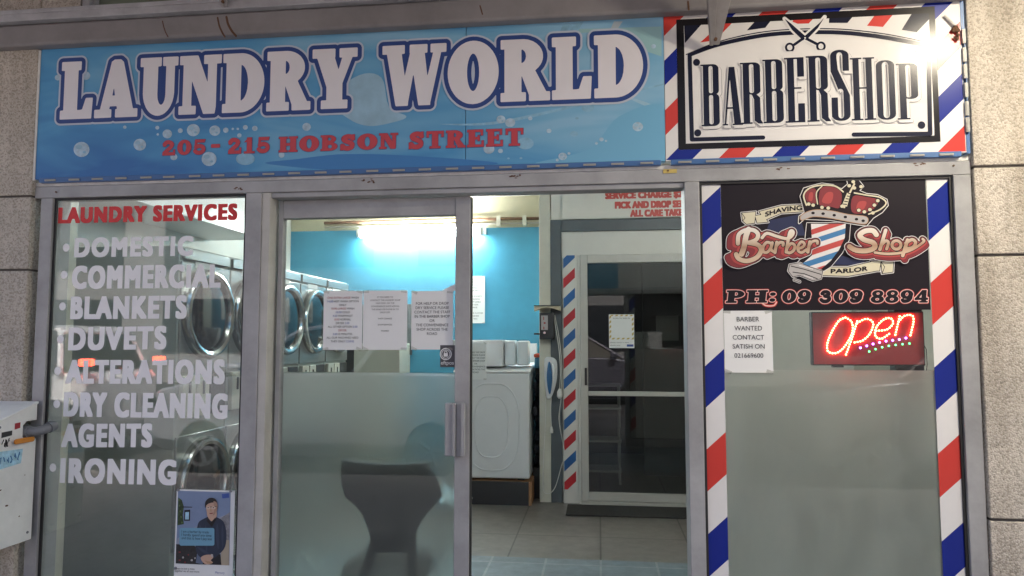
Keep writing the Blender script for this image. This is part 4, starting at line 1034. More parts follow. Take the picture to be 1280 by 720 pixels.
notice(-1.0225, -.825, 1.4095, 1.668, 'right paper notice of the taped pair, with faint black lines only',
       ['IF YOU NEED TO', 'CONTACT THE LAUNDRY SHOP', 'HELP DESK, GO THE', 'CONVENIENCE SHOP ACROSS', 'THE ROAD OR PHONE IN TO', 'DROP OFF', '', 'SHOP CHARGE', '', 'SHOP SERVICES', '', 'THANKS'], top=.10, bottom=.28, capr=.5)
notice(-.806, -.622, 1.411, 1.664, 'single paper notice with a folded corner and bold black lines on the door',
       ['FOR HELP OR DROP', 'DRY SERVICE PLEASE', 'CONTACT THE STAFF', 'IN THE BARBER SHOP', 'OR', 'THE CONVENIENCE', 'SHOP ACROSS THE', 'ROAD'], corner=True, top=.19, bottom=.22, capr=.62)
t = thing('payment_sticker', 'dark square sticker with white padlock ring below the folded notice', 'sticker', (-.645, PY, 1.336))
MB().box(-.678, -.612, PY - .0012, PY - .0004, 1.336, 1.43).build('sheet', M('charcoal_sticker', (.06, .06, .07), .5), t)
A = Art(PY - .0013)
Kk = crop(395, 355, 6.26, PY)
ce = Kk(1016, 548)
for a, b_ in ((.026, .022), (.019, .0165)):
    F = Field(ce[0] - .035, ce[0] + .035, ce[1] - .035, ce[1] + .035, .0009); F.loops([el(ce[0], ce[1], a, a), el(ce[0], ce[1], b_, b_)[::-1]]); A.loops(F.contour(), mt['paper'], 1)
A.poly(rr(ce[0] - .009, ce[0] + .009, ce[1] - .011, ce[1] + .004, .002), mt['paper'], 1)
F = Field(ce[0] - .02, ce[0] + .02, ce[1] - .01, ce[1] + .025, .0007); F.line(el(ce[0], ce[1] + .004, .006, .009, 0, 180), .0016); A.loops(F.contour(), mt['paper'], 2)
A.text('eftpos', -.674, -.618, 1.342, 1.363, mt['paper'], 1)
A.build('print', t)

# ------------------------------------------------------------------ barber window: stripes, poster, notice, lit sign
bw = thing('barber_window', 'barber shop window edged in red white and blue stripes with frosted film below', 'window', (.9, GY, .1))
MB().box(.422, 1.374, GY, GY + .006, .11, 2.087).build('pane', mt['glass_b'], bw)
MB().box(.4985, 1.296, GY + .0070, GY + .0105, .115, 1.333).build('frosted_film', mt['frost_r'], bw)
cols = [mt['gblue'], mt['gwhite'], mt['gred'], mt['gwhite']]
for xa, xb, ph in ((.4135, .4995, 1.998), (1.2925, 1.3785, 2.006)):
    A = Art(GY - .0004)
    stripes(A, xa, xb, .115, 2.085, .1652, ph - .92 * xa, .92, cols, 1)
    A.build('striped_vinyl', bw)
t = thing('barber_poster', 'black barber poster with crown, striped pole emblem and phone number', 'poster', (.895, GY, 1.57))
MB().box(.5, 1.288, GY - .002, GY - .0008, 1.570, 2.087).build('sheet', mt['poster_black'], t)
Yp = GY - .0022
A = Art(Yp); C2 = crop(860, 200, 3.6, Yp)
def q2(pts): return [C2(*p) for p in pts]
S2 = (C2(1000, 400)[0] - C2(900, 400)[0]) / 100     # metres per survey unit
def F2(x0, y0, x1, y1, res=.0016):
    a = C2(x0, y1); b = C2(x1, y0); return Field(a[0], b[0], a[1], b[1], res)
navy = M('poster_navy', (.012, .018, .07), .35)
A.poly(q2([(370, 270), (500, 245), (530, 340), (345, 340)]), navy, 1)
A.poly(q2([(690, 430), (760, 450), (800, 445), (780, 475), (650, 470)]), navy, 1)
# ribbons
for base, fold, curl in (([(318, 232), (420, 205), (540, 200), (545, 232), (420, 240), (345, 272)], [(300, 250), (335, 245), (362, 280), (310, 285)], [(240, 238), (305, 232), (300, 285), (262, 290), (245, 275)]),
                         ([(600, 482), (720, 482), (835, 455), (850, 500), (720, 524), (600, 520)], [(820, 455), (868, 452), (862, 500), (845, 500)], [(868, 458), (925, 452), (922, 505), (872, 512)])):
    F = F2(200, 180, 960, 560)
    for p in (base, fold, curl): F.loops([q2(p)])
    A.loops(F.contour(.0042), mt['gwhite'], 2); A.loops(F.contour(.0015), mt['poster_black'], 3)
    for p in (base, fold, curl):
        F = F2(200, 180, 960, 560); F.loops([q2(p)]); A.loops(F.contour(-.0012), mt['rib'], 4)
    F = F2(200, 180, 960, 560); F.line(q2([curl[0], ((curl[0][0] + curl[-1][0]) / 2 + 14, (curl[0][1] + curl[2][1]) / 2), curl[-1]]), .0012); A.loops(F.contour(), mt['poster_black'], 5)
lp = fit_loops(text_loops('SHAVING'), 0, 1, 0, 1)
def on_curve(lp, p0, pm, p1, h):
    o = []
    for l in lp:
        r_ = []
        for u, v in l:
            x = (1 - u) ** 2 * p0[0] + 2 * u * (1 - u) * pm[0] + u * u * p1[0]; y = (1 - u) ** 2 * p0[1] + 2 * u * (1 - u) * pm[1] + u * u * p1[1]
            r_.append(C2(x, y - v * h))
        o.append(r_)
    return o
def thick(loops, g, res=.0011):
    xs = [p[0] for l in loops for p in l]; ys = [p[1] for l in loops for p in l]
    F = Field(min(xs) - .01, max(xs) + .01, min(ys) - .01, max(ys) + .01, res); F.loops(loops); return F.contour(g)
A.loops(thick(on_curve(lp, (347, 256), (430, 226), (512, 226), 20), .0011), mt['poster_black'], 6)
A.loops(thick(on_curve(fit_loops(text_loops('PARLOR'), 0, 1, 0, 1), (642, 510), (730, 510), (806, 497), 19), .0011), mt['poster_black'], 6)
# pole: tapered glass body, bottom cap
pole = [(535, 285), (722, 285), (718, 350), (690, 410), (650, 462), (600, 498), (500, 478), (560, 440), (548, 380)]
F = F2(420, 240, 760, 570); F.loops([q2([(535, 285), (728, 285), (722, 360), (690, 420), (640, 480), (590, 510), (480, 478), (530, 420), (528, 350)])])
A.loops(F.contour(.0035), mt['gwhite'], 7); A.loops(F.contour(.001), mt['poster_black'], 8)
body = [(552, 288), (708, 288), (704, 350), (678, 405), (640, 455), (596, 492), (508, 472), (556, 430), (556, 360)]
A.poly(q2(body), mt['gwhite'], 9)
def band(y, h, m):
    a = [(480, y + 40), (740, y - 45), (740, y - 45 + h), (480, y + 40 + h)]
    F = F2(470, 250, 740, 540, .0014); F.loops([q2(a)]); G = F2(470, 250, 740, 540, .0014); G.loops([q2(body)])
    F.d = np.maximum(F.d, G.d); A.loops(F.contour(), m, 10)
band(298, 24, mt['pred']); band(342, 24, mt['pblue']); band(388, 26, mt['pred']); band(434, 26, mt['pblue']); band(478, 22, mt['pred'])
F = F2(500, 260, 740, 520); F.line(q2(cr([(715, 292), (700, 370), (650, 450), (604, 498)])), .0016); A.loops(F.contour(), mt['poster_black'], 11)
cap = [q2([(455, 470), (500, 462), (545, 480), (605, 500), (598, 535), (560, 545), (500, 520), (470, 528), (448, 500)])]
F = F2(420, 440, 640, 570); F.loops(cap); F.line(q2([(478, 540), (500, 548)]), .004)
A.loops(F.contour(.003), mt['gwhite'], 9); A.loops(F.contour(.001), mt['poster_black'], 10); A.loops(F.contour(-.0015), mt['silver'], 11)
for l in ([(462, 478), (520, 492), (596, 515)], [(470, 505), (520, 512), (580, 535)]):
    F = F2(420, 440, 640, 570); F.line(q2(l), .0016); A.loops(F.contour(), mt['poster_black'], 12)
for l in ([(500, 475), (560, 492)], [(520, 520), (560, 533)]):
    F = F2(420, 440, 640, 570); F.line(q2(l), .0018); A.loops(F.contour(), mt['gwhite'], 12)
# crown
cr_out = [(515, 200), (505, 165), (520, 130), (560, 118), (600, 108), (650, 115), (690, 135), (720, 110), (715, 92), (745, 85), (765, 95), (785, 120), (765, 140), (800, 155), (850, 160), (890, 180), (895, 205), (870, 235), (830, 260), (800, 295), (760, 290), (640, 270), (520, 265), (498, 285), (500, 255), (525, 238)]
F = F2(470, 70, 920, 310); F.loops([q2(cr_out)])
A.loops(F.contour(.0045), mt['gwhite'], 12); A.loops(F.contour(.0016), mt['poster_black'], 13)
for p in ([(535, 190), (525, 150), (560, 128), (580, 150), (570, 200)], [(590, 205), (595, 130), (650, 122), (688, 150), (680, 215), (640, 212)], [(735, 235), (740, 165), (800, 168), (850, 180), (840, 215), (790, 240)]):
    F = F2(470, 70, 920, 310); F.loops([q2(cr(p, 4, True))]); A.loops(F.contour(), mt['maroon'], 14)
for p in ([(600, 190), (620, 150), (650, 150), (640, 195)], [(755, 225), (765, 190), (800, 190), (785, 225)], [(540, 180), (545, 150), (560, 150), (556, 185)]):
    F = F2(470, 70, 920, 310); F.loops([q2(cr(p, 4, True))]); A.loops(F.contour(), mt['maroon2'], 15)
bandp = [(505, 250), (560, 225), (640, 228), (720, 245), (800, 255), (805, 285), (770, 290), (640, 265), (560, 258), (510, 275)]
F = F2(470, 70, 920, 310); F.loops([q2(cr(bandp, 4, True))]); A.loops(F.contour(), mt['tan'], 14); A.loops(F.contour(-.003), mt['silver'], 15)
for cx, cy_ in ((560, 240), (605, 243), (655, 250), (705, 258), (755, 268), (785, 275)): A.poly(q2(el(cx, cy_, 8, 6, n=12)), mt['poster_black'], 16)
for ln, hw in (([(530, 205), (518, 160), (545, 128), (600, 115), (660, 120), (695, 145)], .003), ([(580, 200), (575, 150), (600, 120)], .0022), ([(700, 215), (720, 160), (745, 110)], .0035), ([(745, 150), (800, 160), (860, 170), (888, 195), (860, 225), (810, 245)], .0028)):
    F = F2(470, 70, 920, 310); F.line(q2(cr(ln)), hw); A.loops(F.contour(.0012), mt['poster_black'], 16); A.loops(F.contour(), mt['rib'], 17)
for cx, cy_ in ((540, 200), (560, 205), (600, 215), (628, 218), (690, 210), (790, 235), (765, 228), (740, 100), (775, 122), (722, 118), (745, 128), (815, 225), (835, 205), (850, 185), (828, 240)):
    A.poly(q2(el(cx, cy_, 11, 10, n=12)), mt['poster_black'], 16); A.poly(q2(el(cx, cy_, 8.5, 7.5, n=12)), mt['rib'], 18)
A.poly(q2([(690, 205), (712, 150), (728, 152), (712, 212)]), mt['rib'], 18)
for k in range(5): A.poly(q2([(694 + k * 6, 198 - k * 12), (712 + k * 4, 200 - k * 12), (711 + k * 4, 204 - k * 12), (693 + k * 6, 202 - k * 12)]), mt['poster_black'], 19)
mt['scriptp'] = script_print(C2(0, 315)[1] - 1.57, C2(0, 398)[1] - 1.57, C2(0, 440)[1] - 1.57)
# script words with a maroon block shadow
BAR = [([(270, 314), (258, 345), (250, 390), (238, 425)], 13), ([(222, 378), (226, 338), (256, 318), (292, 318), (312, 336), (304, 360), (272, 374)], 10), ([(272, 374), (312, 384), (326, 408), (306, 440), (262, 456), (226, 446), (214, 426)], 11),
       ([(372, 378), (352, 372), (336, 390), (336, 414), (354, 416), (370, 396), (376, 374)], 7), ([(374, 378), (370, 404), (386, 416)], 7), ([(396, 372), (388, 418)], 7.5), ([(392, 392), (408, 374), (424, 374), (424, 386)], 7),
       ([(330, 352), (352, 332), (395, 345), (440, 356), (462, 345), (470, 328), (462, 320), (452, 336), (438, 416)], 7.5), ([(442, 398), (460, 378), (476, 386), (472, 408), (452, 420), (438, 412)], 7),
       ([(490, 402), (514, 392), (520, 378), (506, 370), (492, 388), (492, 410), (508, 418), (530, 404)], 6.5), ([(544, 370), (535, 416)], 7.5), ([(540, 390), (554, 370), (576, 366), (578, 378)], 6.5)]
SHO = [([(842, 338), (826, 320), (792, 322), (768, 340), (786, 360), (828, 374), (834, 396), (800, 410), (752, 408), (722, 392)], 12), ([(884, 318), (858, 404)], 8), ([(862, 388), (884, 366), (896, 374), (888, 402)], 7),
       (el(932, 384, 20, 19, 0, 361, 18), 7), ([(982, 362), (960, 432)], 8), ([(974, 376), (1002, 360), (1018, 374), (1004, 396), (974, 400)], 7.5), ([(836, 418), (900, 424), (985, 412), (1052, 372), (1050, 358)], 6)]
for ST, win, dx, dy in ((BAR, (150, 290, 620, 510), -34, 14), (SHO, (690, 290, 1080, 480), 10, 18)):
    F = F2(*win)
    for k in range(5):
        for pts, hw in ST:
            q = cr(pts, 4) if len(pts) < 15 else pts
            F.line(q2([(x + dx * k / 4, y + dy * k / 4) for x, y in q]), (hw + 5) * S2)
    A.loops(F.contour(.0055), mt['gwhite'], 20); A.loops(F.contour(.0030), mt['poster_black'], 21); A.loops(F.contour(.0008), mt['maroon'], 22)
    F = F2(*win)
    for pts, hw in ST: F.line(q2([(x + dx * .3, y + dy * .3) for x, y in (cr(pts, 4) if len(pts) < 15 else pts)]), (hw + 5) * S2)
    A.loops(F.contour(0), mt['maroon2'], 23)
    F = F2(*win, res=.0012)
    for pts, hw in ST: F.line(q2(cr(pts, 4) if len(pts) < 15 else pts), hw * S2)
    A.loops(F.contour(.0026), mt['poster_black'], 24); A.loops(F.contour(), mt['scriptp'], 25)
A.build('emblem', t)
A = Art(Yp)
for wd, cx0, cx1 in (('PH:', 168, 400), ('09', 420, 556), ('309', 585, 790), ('8894', 818, 1084)):
    a = C2(cx0, 644); b = C2(cx1, 584)
    F = slab_word(wd, a[0], b[0], a[1], b[1], .0013, .0015, tight=-.06, margin=.015, skew=.12, pad=.02)
    A.loops(F.contour(.0056), mt['gred'], 1); A.loops(F.contour(.0038), mt['pink'], 2); A.loops(F.contour(.0010), mt['poster_black'], 3)
F = F2(300, 570, 430, 680); F.line(q2(cr([(330, 640), (350, 655), (385, 655), (398, 640)])), .0035); A.loops(F.contour(.002), mt['gred'], 1); A.loops(F.contour(-.001), mt['pink'], 2)
A.build('lettering', t)
notice(.502, .689, 1.322, 1.5695, 'white paper notice asking for a barber, taped under the black poster', ['BARBER', 'WANTED', 'CONTACT', 'SATISH ON', '021669600'], Y=GY, top=.10, bottom=.165, capr=.50)

t = thing('open_sign', 'lit red LED open sign in a dark case under the black poster', 'sign', (1.07, .06, 1.352))
OY = .045
MB().box(.857, 1.287, OY + .002, OY + .035, 1.350, 1.566).build('case', mt['black'], t, bevel=.003)
MB().box(.862, 1.282, OY, OY + .0019, 1.355, 1.561).build('face', mt['led_board'], t)
CO = crop(890, 380, 4.414, OY)
def dots(paths, n_per_m, r, name, mat):
    b = MB(); cnt = 0
    for pts in paths:
        q = [CO(*p) for p in cr(pts, 8)]
        L = [0]
        for i in range(1, len(q)): L.append(L[-1] + math.hypot(q[i][0] - q[i - 1][0], q[i][1] - q[i - 1][1]))
        n = max(2, int(L[-1] * n_per_m))
        for k in range(n + 1):
            s_ = L[-1] * k / n; i = max(1, min(len(L) - 1, next((j for j in range(len(L)) if L[j] >= s_ - 1e-9), len(L) - 1)))
            u = (s_ - L[i - 1]) / max(1e-9, L[i] - L[i - 1])
            b.sphere((q[i - 1][0] + (q[i][0] - q[i - 1][0]) * u, OY - .003, q[i - 1][1] + (q[i][1] - q[i - 1][1]) * u), r, 8)
    return b.build(name, mat, t)
dots([[(735, 75), (770, 100), (772, 160), (730, 235), (685, 270), (640, 262), (636, 215), (662, 150), (700, 92), (735, 75)], [(800, 95), (770, 190), (738, 278)], [(800, 104), (850, 82), (888, 105), (872, 160), (832, 200), (786, 212)],
      [(905, 148), (965, 140), (998, 105), (982, 78), (942, 88), (905, 130), (900, 175), (932, 192), (976, 165)], [(1034, 68), (1010, 170)], [(1028, 98), (1060, 66), (1103, 64), (1110, 100), (1093, 172)]], 95, .0034, 'red_lettering', mt['led_red'])
dots([[(818, 242), (890, 220), (960, 205), (1030, 196), (1068, 188)]], 40, .0040, 'violet_wave', mt['led_vio'])
dots([[(866, 262), (930, 240), (1010, 226), (1088, 218)]], 40, .0036, 'green_wave', mt['led_grn'])
bx = [CO(700, 345), CO(1040, 345)]
for px_, pz_ in bx: MB().box(px_ - .02, px_ + .02, OY + .004, OY + .03, 1.342, 1.3495).build('foot', mt['black'], t)
xx, zz = CO(1180, 250)
one('cable', 'thin black cable hanging beside the lit open sign', 'cable', MB().tube([(1.2875, .06, zz + .02), (1.297, .06, zz), (1.298, .06, zz - .06), (1.293, .062, zz - .10)], .0015, 6), mt['black'])

# ================================================================== SIGNS
def crop_s(ox, oy, s, Y): return crop(ox, oy, s, Y)
SY = -0.045
X0, X1, XS, Z0, Z1 = -2.545, 1.432, .279, 2.182, 2.86
def led_row(pts, parent, n):
    # strip of small LED modules along an edge
    o = MB(); a, b = Vector(pts[0]), Vector(pts[1]); d = (b - a); L = d.length
    hor = abs(d.x) > abs(d.z)
    s_ = MB()
    if hor: s_.box(a.x, b.x, SY - .002, SY + .028, a.z - .012, a.z + .010)
    else: s_.box(a.x - .006, a.x + .006, SY - .002, SY + .028, a.z, b.z)
    st = s_.build('led_strip', mt['ledstrip'], parent, bevel=.002)
    for k in range(n):
        c = a + d * ((k + .5) / n)
        m = MB(); j = random.uniform(-.004, .004)
        if hor:
            m.box(c.x - .026 + j, c.x + .026 + j, SY - .008, SY - .0025, c.z - .007, c.z + .001)
            for q in range(4): m.box(c.x - .022 + j + q * .0125, c.x - .016 + j + q * .0125, SY - .010, SY - .0075, c.z - .005, c.z - .001)
        else:
            m.box(c.x - .006, c.x + .006, SY - .012, SY - .0025, c.z - .028 + j, c.z + .028 + j)
            for q in range(4): m.box(c.x - .003, c.x + .003, SY - .014, SY - .0115, c.z - .022 + j + q * .0125, c.z - .016 + j + q * .0125)
        m.build('led_module', mt['ledmod'], st)
t = thing('laundry_sign', 'long blue laundry sign with white lettering on a soap bubble print', 'sign', (X0, SY, Z0))
MB().box(X0, -.555, SY, SY + .04, Z0, Z1).box(-.552, XS - .002, SY, SY + .04, Z0, Z1).build('sign_panel', mt['water'], t)
MB().box(X0 - .010, X0, SY - .004, SY + .04, Z0 - .005, 2.785).build('edge_trim', mt['flash'], t)
A = Art(SY)
C5 = crop(60, 30, 3.2, SY); C6 = crop(430, 30, 3.2, SY)
# printed sweeps and bubbles
def blob(C, cx, cy_, r_, m, layer, sq=1.0): A.poly([C(cx + r_ * math.cos(R(a)), cy_ + r_ * sq * math.sin(R(a))) for a in range(0, 360, 18)], m, layer)
def inside(pts): return clip(pts, X0 + .002, XS - .004, Z0 + .002, 2.858)
A.poly(inside([C6(*p) for p in ((870, 40), (940, 20), (1270, 10), (1270, 130), (1180, 100), (1050, 30))]), mt['greenp'], 1)
A.poly(inside([C6(*p) for p in ((830, 120), (880, -10), (960, -10), (915, 60), (900, 110))]), mt['bubble2'], 2)
A.poly(inside([C6(*p) for p in ((1080, -10), (1115, -10), (1080, 40), (1055, 45))]), M('printed_pale_stripe', (.42, .50, .54), .42), 2)
A.poly(inside([C6(*p) for p in cr([(-60, 300), (60, 205), (150, 215), (180, 330), (250, 370), (190, 395), (100, 408), (20, 380)], 5, True)]), mt['cloudp'], 1)
A.poly(inside([C6(*p) for p in cr([(380, 400), (560, 395), (760, 360), (1270, 240), (1270, 246), (770, 370), (560, 405)], 4, True)]), mt['bubble2'], 1)
A.poly(inside([C6(*p) for p in cr([(1130, 290), (1200, 310), (1275, 340), (1275, 348), (1190, 322)], 4, True)]), mt['cloudp'], 1)
A.poly(inside([C6(*p) for p in cr([(760, 560), (980, 500), (1100, 370), (1275, 330), (1275, 545), (1000, 565)], 6, True)]), M('printed_mid_sweep', (.16, .42, .62), .42), 1)
A.poly(inside([C5(*p) for p in cr([(880, 560), (1000, 540), (1200, 520), (1500, 530), (1800, 560), (1300, 590)], 6, True)]), M('printed_deep_sweep', (.04, .20, .48), .42), 1)
for cx, cy_, r_ in ((135, 502, 32), (368, 483, 25), (478, 440, 19), (582, 425, 26), (668, 427, 22), (530, 427, 10), (712, 425, 11), (645, 540, 30), (1035, 412, 17), (152, 207, 18), (790, 414, 10), (828, 418, 11), (308, 413, 7), (438, 415, 8), (766, 446, 9), (504, 532, 14), (935, 524, 12), (440, 442, 5), (740, 420, 5), (760, 420, 5), (40, 215, 12)): blob(C5, cx, cy_, r_, mt['bubble'], 3, .95)
for cx, cy_, r_ in ((790, 540, 38), (600, 480, 8)): blob(C5, cx, cy_, r_, mt['bubble2'], 3, .65)
for cx, cy_, r_ in ((628, 382, 18), (665, 395, 20), (820, 428, 10), (1175, 411, 21), (875, 530, 17), (1030, 462, 9), (1010, 478, 6), (1048, 468, 5), (900, 518, 6), (853, 545, 6), (745, 378, 9), (580, 500, 22), (626, 508, 10), (1238, 90, 10)): blob(C6, cx, cy_, r_, mt['bubble'], 3, .88)
for cx, cy_, r_ in ((725, 478, 34), (920, 440, 16), (975, 335, 25), (932, 378, 7), (658, 538, 5), (708, 537, 6)): blob(C6, cx, cy_, r_, mt['bubble2'], 3, .7)
for C, lst in ((C5, ((135, 502, 32), (368, 483, 25), (582, 425, 26), (668, 427, 22), (645, 540, 30))), (C6, ((1175, 411, 21), (875, 530, 17), (628, 382, 18)))):
    for cx, cy_, r_ in lst:
        A.poly([C(cx - .3 * r_ + .42 * r_ * math.cos(R(a)), cy_ - .3 * r_ + .3 * r_ * math.sin(R(a))) for a in range(0, 360, 30)], mt['cloudp'], 4)
        A.poly([C(cx + .35 * r_ + .22 * r_ * math.cos(R(a)), cy_ + .35 * r_ + .16 * r_ * math.sin(R(a))) for a in range(0, 360, 40)], mt['bubble2'], 4)
A.build('bubble_print', t)
# LAUNDRY WORLD: white letters, navy outline, pale halo
A = Art(SY - .0025)
xl, _ = at(77, 100, SY); xm0 = at(478, 90, SY)[0]; xm1 = at(804, 90, SY)[0]; xe = at(446, 90, SY)[0]
zb = at(440, 135.5, SY)[1]; zt = at(440, 60, SY)[1]
for wd, a, b in (('LAUNDRY', xl, xe), ('WORLD', xm0, xm1)):
    F = slab_word(wd, a, b, zb, zt, .0030, .004, tight=-.045, margin=.07, pad=.06)
    A.loops(F.contour(.031), mt['signhalo'], 1); A.loops(F.contour(.0225), mt['signnavy'], 2); A.loops(F.contour(.004), mt['signwhite'], 3)
A.build('lettering', t)
A = Art(SY - .0025)
for wd, pa, pb in (('205', (202, 195), (259, 174)), ('-', (264, 190), (276, 170)), ('215', (284, 193), (339, 171)), ('HOBSON', (348, 191), (498, 166)), ('STREET', (510, 187), (655, 160))):
    a = at(pa[0], pa[1], SY); b = at(pb[0], pb[1], SY); z0_, z1_ = a[1], b[1]
    if wd == '-':
        A.poly(rr(a[0], b[0], (a[1] + b[1]) / 2 - .018, (a[1] + b[1]) / 2 - .001, .005), mt['signred'], 2); continue
    F = slab_word(wd, a[0], b[0], z0_, z1_, .0016, .001, tight=-.06, margin=.02, pad=.03)
    A.loops(F.contour(.0016), mt['signnavy'], 1); A.loops(F.contour(.0004), mt['signred'], 2)
A.build('address_lettering', t)
led_row([(X0 + .02, SY, Z0 - .004), (XS - .02, SY, Z0 - .004)], t, 24)

# barbershop sign
t = thing('barbershop_sign', 'glossy white barbershop sign with black frame, scissors and striped edge', 'sign', (XS, SY, Z0))
MB().box(XS, X1, SY, SY + .04, Z0, Z1).build('sign_panel', mt['gwhite'], t)
A = Art(SY); B3 = crop(820, 0, 2.77, SY); B2 = crop(840, 30, 3.556, SY)
cols = [mt['gblue'], None, mt['gred'], None]
fx0, fz1 = B3(70, 66); fx1, fz0 = B3(985, 492)
fz1 = (fz1 + B3(972, 24)[1]) / 2; fz0 = (fz0 + B3(75, 518)[1]) / 2
ix0, ix1 = B3(100, 300)[0], B3(955, 300)[0]
iz1 = (B3(97, 90)[1] + B3(950, 46)[1]) / 2; iz0 = (B3(107, 500)[1] + B3(965, 468)[1]) / 2
ph = at(829, 76, SY)[1] - XS
for x0, x1, z0, z1 in ((XS, fx0, Z0 + .004, 2.858), (fx1, X1 - .004, Z0 + .004, 2.858), (fx0, fx1, Z0 + .004, fz0), (fx0, fx1, fz1, 2.858)):
    stripes(A, x0, x1, z0, z1, .1045, ph, 1.0, cols, 1)
A.rect(fx0, fx1, fz0, fz1, mt['gblack'], 2)
A.rect(ix0, ix1, iz0, iz1, mt['gwhite'], 3)
# short stripes behind the arch
for pts, m in (([(97, 88), (160, 82), (100, 150)], 'gnavy'), ([(232, 74), (272, 71), (205, 140), (152, 148), (195, 110)], 'gred'), ([(350, 66), (405, 62), (378, 97), (314, 106)], 'gnavy'), ([(480, 60), (552, 57), (528, 82), (490, 83), (472, 76)], 'gred'), ([(600, 56), (688, 50), (662, 80), (598, 80)], 'gnavy'), ([(762, 46), (828, 41), (785, 94), (730, 90)], 'gred'), ([(890, 40), (955, 36), (952, 60), (902, 112), (850, 104)], 'gnavy')):
    A.poly(clip([B3(*p) for p in pts], ix0, ix1, iz0, iz1), mt[m], 4)
# arched plaque: thin and thick rules
def B3F(res=.0022): return Field(ix0, ix1, iz0 - .01, iz1 + .01, res)
arch = [(118, 190), (200, 160), (300, 136), (400, 120), (515, 113), (640, 114), (760, 126), (860, 143), (942, 160)]
arch2 = [(104, 190), (200, 151), (300, 124), (400, 108), (515, 101), (640, 102), (760, 114), (860, 131), (955, 152)]
F = B3F(); F.loops([[B3(*p) for p in arch2 + [(963, 470), (108, 497)]]]); A.loops(F.contour(), mt['gwhite'], 5)
F = B3F(); F.line([B3(*p) for p in cr(arch2, 4)], .0022); A.loops(F.contour(), mt['gnavy'], 6)
F = B3F(); F.line([B3(*p) for p in cr(arch, 4)], .0085); F.line([B3(116, 190), B3(124, 484)], .0085); F.line([B3(124, 484), B3(370, 477)], .0085); F.line([B3(942, 160), B3(948, 464)], .0085); F.line([B3(948, 464), B3(684, 467)], .0085)
A.loops(F.contour(), mt['gnavy'], 7)
for cx, cy_ in ((140, 217), (144, 461), (909, 180), (918, 434)):
    x, z = B3(cx, cy_); A.poly(el(x, z, .014, .015, n=20), mt['gnavy'], 7)
# scissors
F = Field(B3(420, 0)[0], B3(610, 0)[0], B3(0, 200)[1], B3(0, 40)[1], .0014)
for pts in ([(444, 66), (465, 82), (520, 130), (508, 142), (470, 105)], [(583, 60), (568, 78), (512, 128), (520, 140), (560, 98)]): F.loops([[B3(*p) for p in pts]])
F.line([B3(*p) for p in ((515, 130), (478, 156))], .0055); F.line([B3(*p) for p in ((515, 133), (556, 154))], .0055)
for cx, cy_ in ((462, 166), (570, 162)): F.line([B3(cx + 13 * math.cos(R(a)), cy_ + 13.5 * math.sin(R(a))) for a in range(0, 361, 20)], .0042)
A.loops(F.contour(.008), mt['gwhite'], 8); A.loops(F.contour(), mt['gnavy'], 9)
x, z = B3(515, 133); A.poly(el(x, z, .0035, .0035, n=12), mt['gwhite'], 10)
A.build('print', t)
A = Art(SY - .006)
for ch, x0, x1, yt, yb in (('B', 130, 213, 180, 458), ('A', 224, 306, 192, 454), ('R', 306, 398, 172, 448), ('B', 406, 496, 158, 444), ('E', 503, 592, 150, 442), ('R', 600, 696, 142, 438), ('S', 704, 790, 116, 435), ('H', 796, 896, 150, 432), ('O', 906, 988, 162, 430), ('P', 1000, 1092, 176, 428)):
    a = B2(x0, yb); b = B2(x1, yt); wd, ops = COND[ch]
    F = Field(a[0] - .03, b[0] + .04, a[1] - .03, b[1] + .02, .0016)
    F.glyph(ops, a[0], a[1], (b[0] - a[0]) / wd, b[1] - a[1], .04)
    sh = lambda lp, dx, dz: [[(p[0] + dx, p[1] + dz) for p in l] for l in lp]
    A.loops(sh(F.contour(.0037), .0085, -.0095), mt['ggrey'], 1)
    A.loops(sh(F.contour(.0030), .0080, -.0090), mt['gwhite'], 2)
    A.loops(F.contour(.0035), mt['gwhite'], 3)
    A.loops(F.contour(), mt['gnavy'], 4)
A.build('lettering', t)
MB().box(X1 - .001, X1 + .012, SY - .002, SY + .04, Z0 - .004, Z1).build('edge_trim', mt['ledstrip'], t)
led_row([(XS + .02, SY, Z0 - .004), (X1 - .02, SY, Z0 - .004)], t, 10)
led_row([(X1 + .004, SY - .003, 2.25), (X1 + .004, SY - .003, 2.68)], t, 6)
b = MB(); x, z = B3(1035, 115)
for k in range(9): b.sphere((x + random.uniform(-.010, .010), SY - .010, z + random.uniform(-.028, .028)), random.uniform(.005, .011), 6, sq=(1, .6, 1.2))
b.build('rust_lump', mt['rust'], t)
a_ = B3(996, 56); b_ = B3(1036, 96)
MB().tube([(a_[0], SY - .006, a_[1]), (b_[0], SY - .008, b_[1])], .006, 8).build('cable_tie', mt['flash'], t)

# ------------------------------------------------------------------ meter box on the left pillar
t = thing('meter_box', 'scuffed white metal box with slanted lid fixed to the left pillar', 'box', (-2.62, -.06, .58))
bx0, bx1, bf, bk = -2.95, -2.470, -.272, -.056
zl, zf, zb0, zb1 = 1.182, 1.115, .585, .585
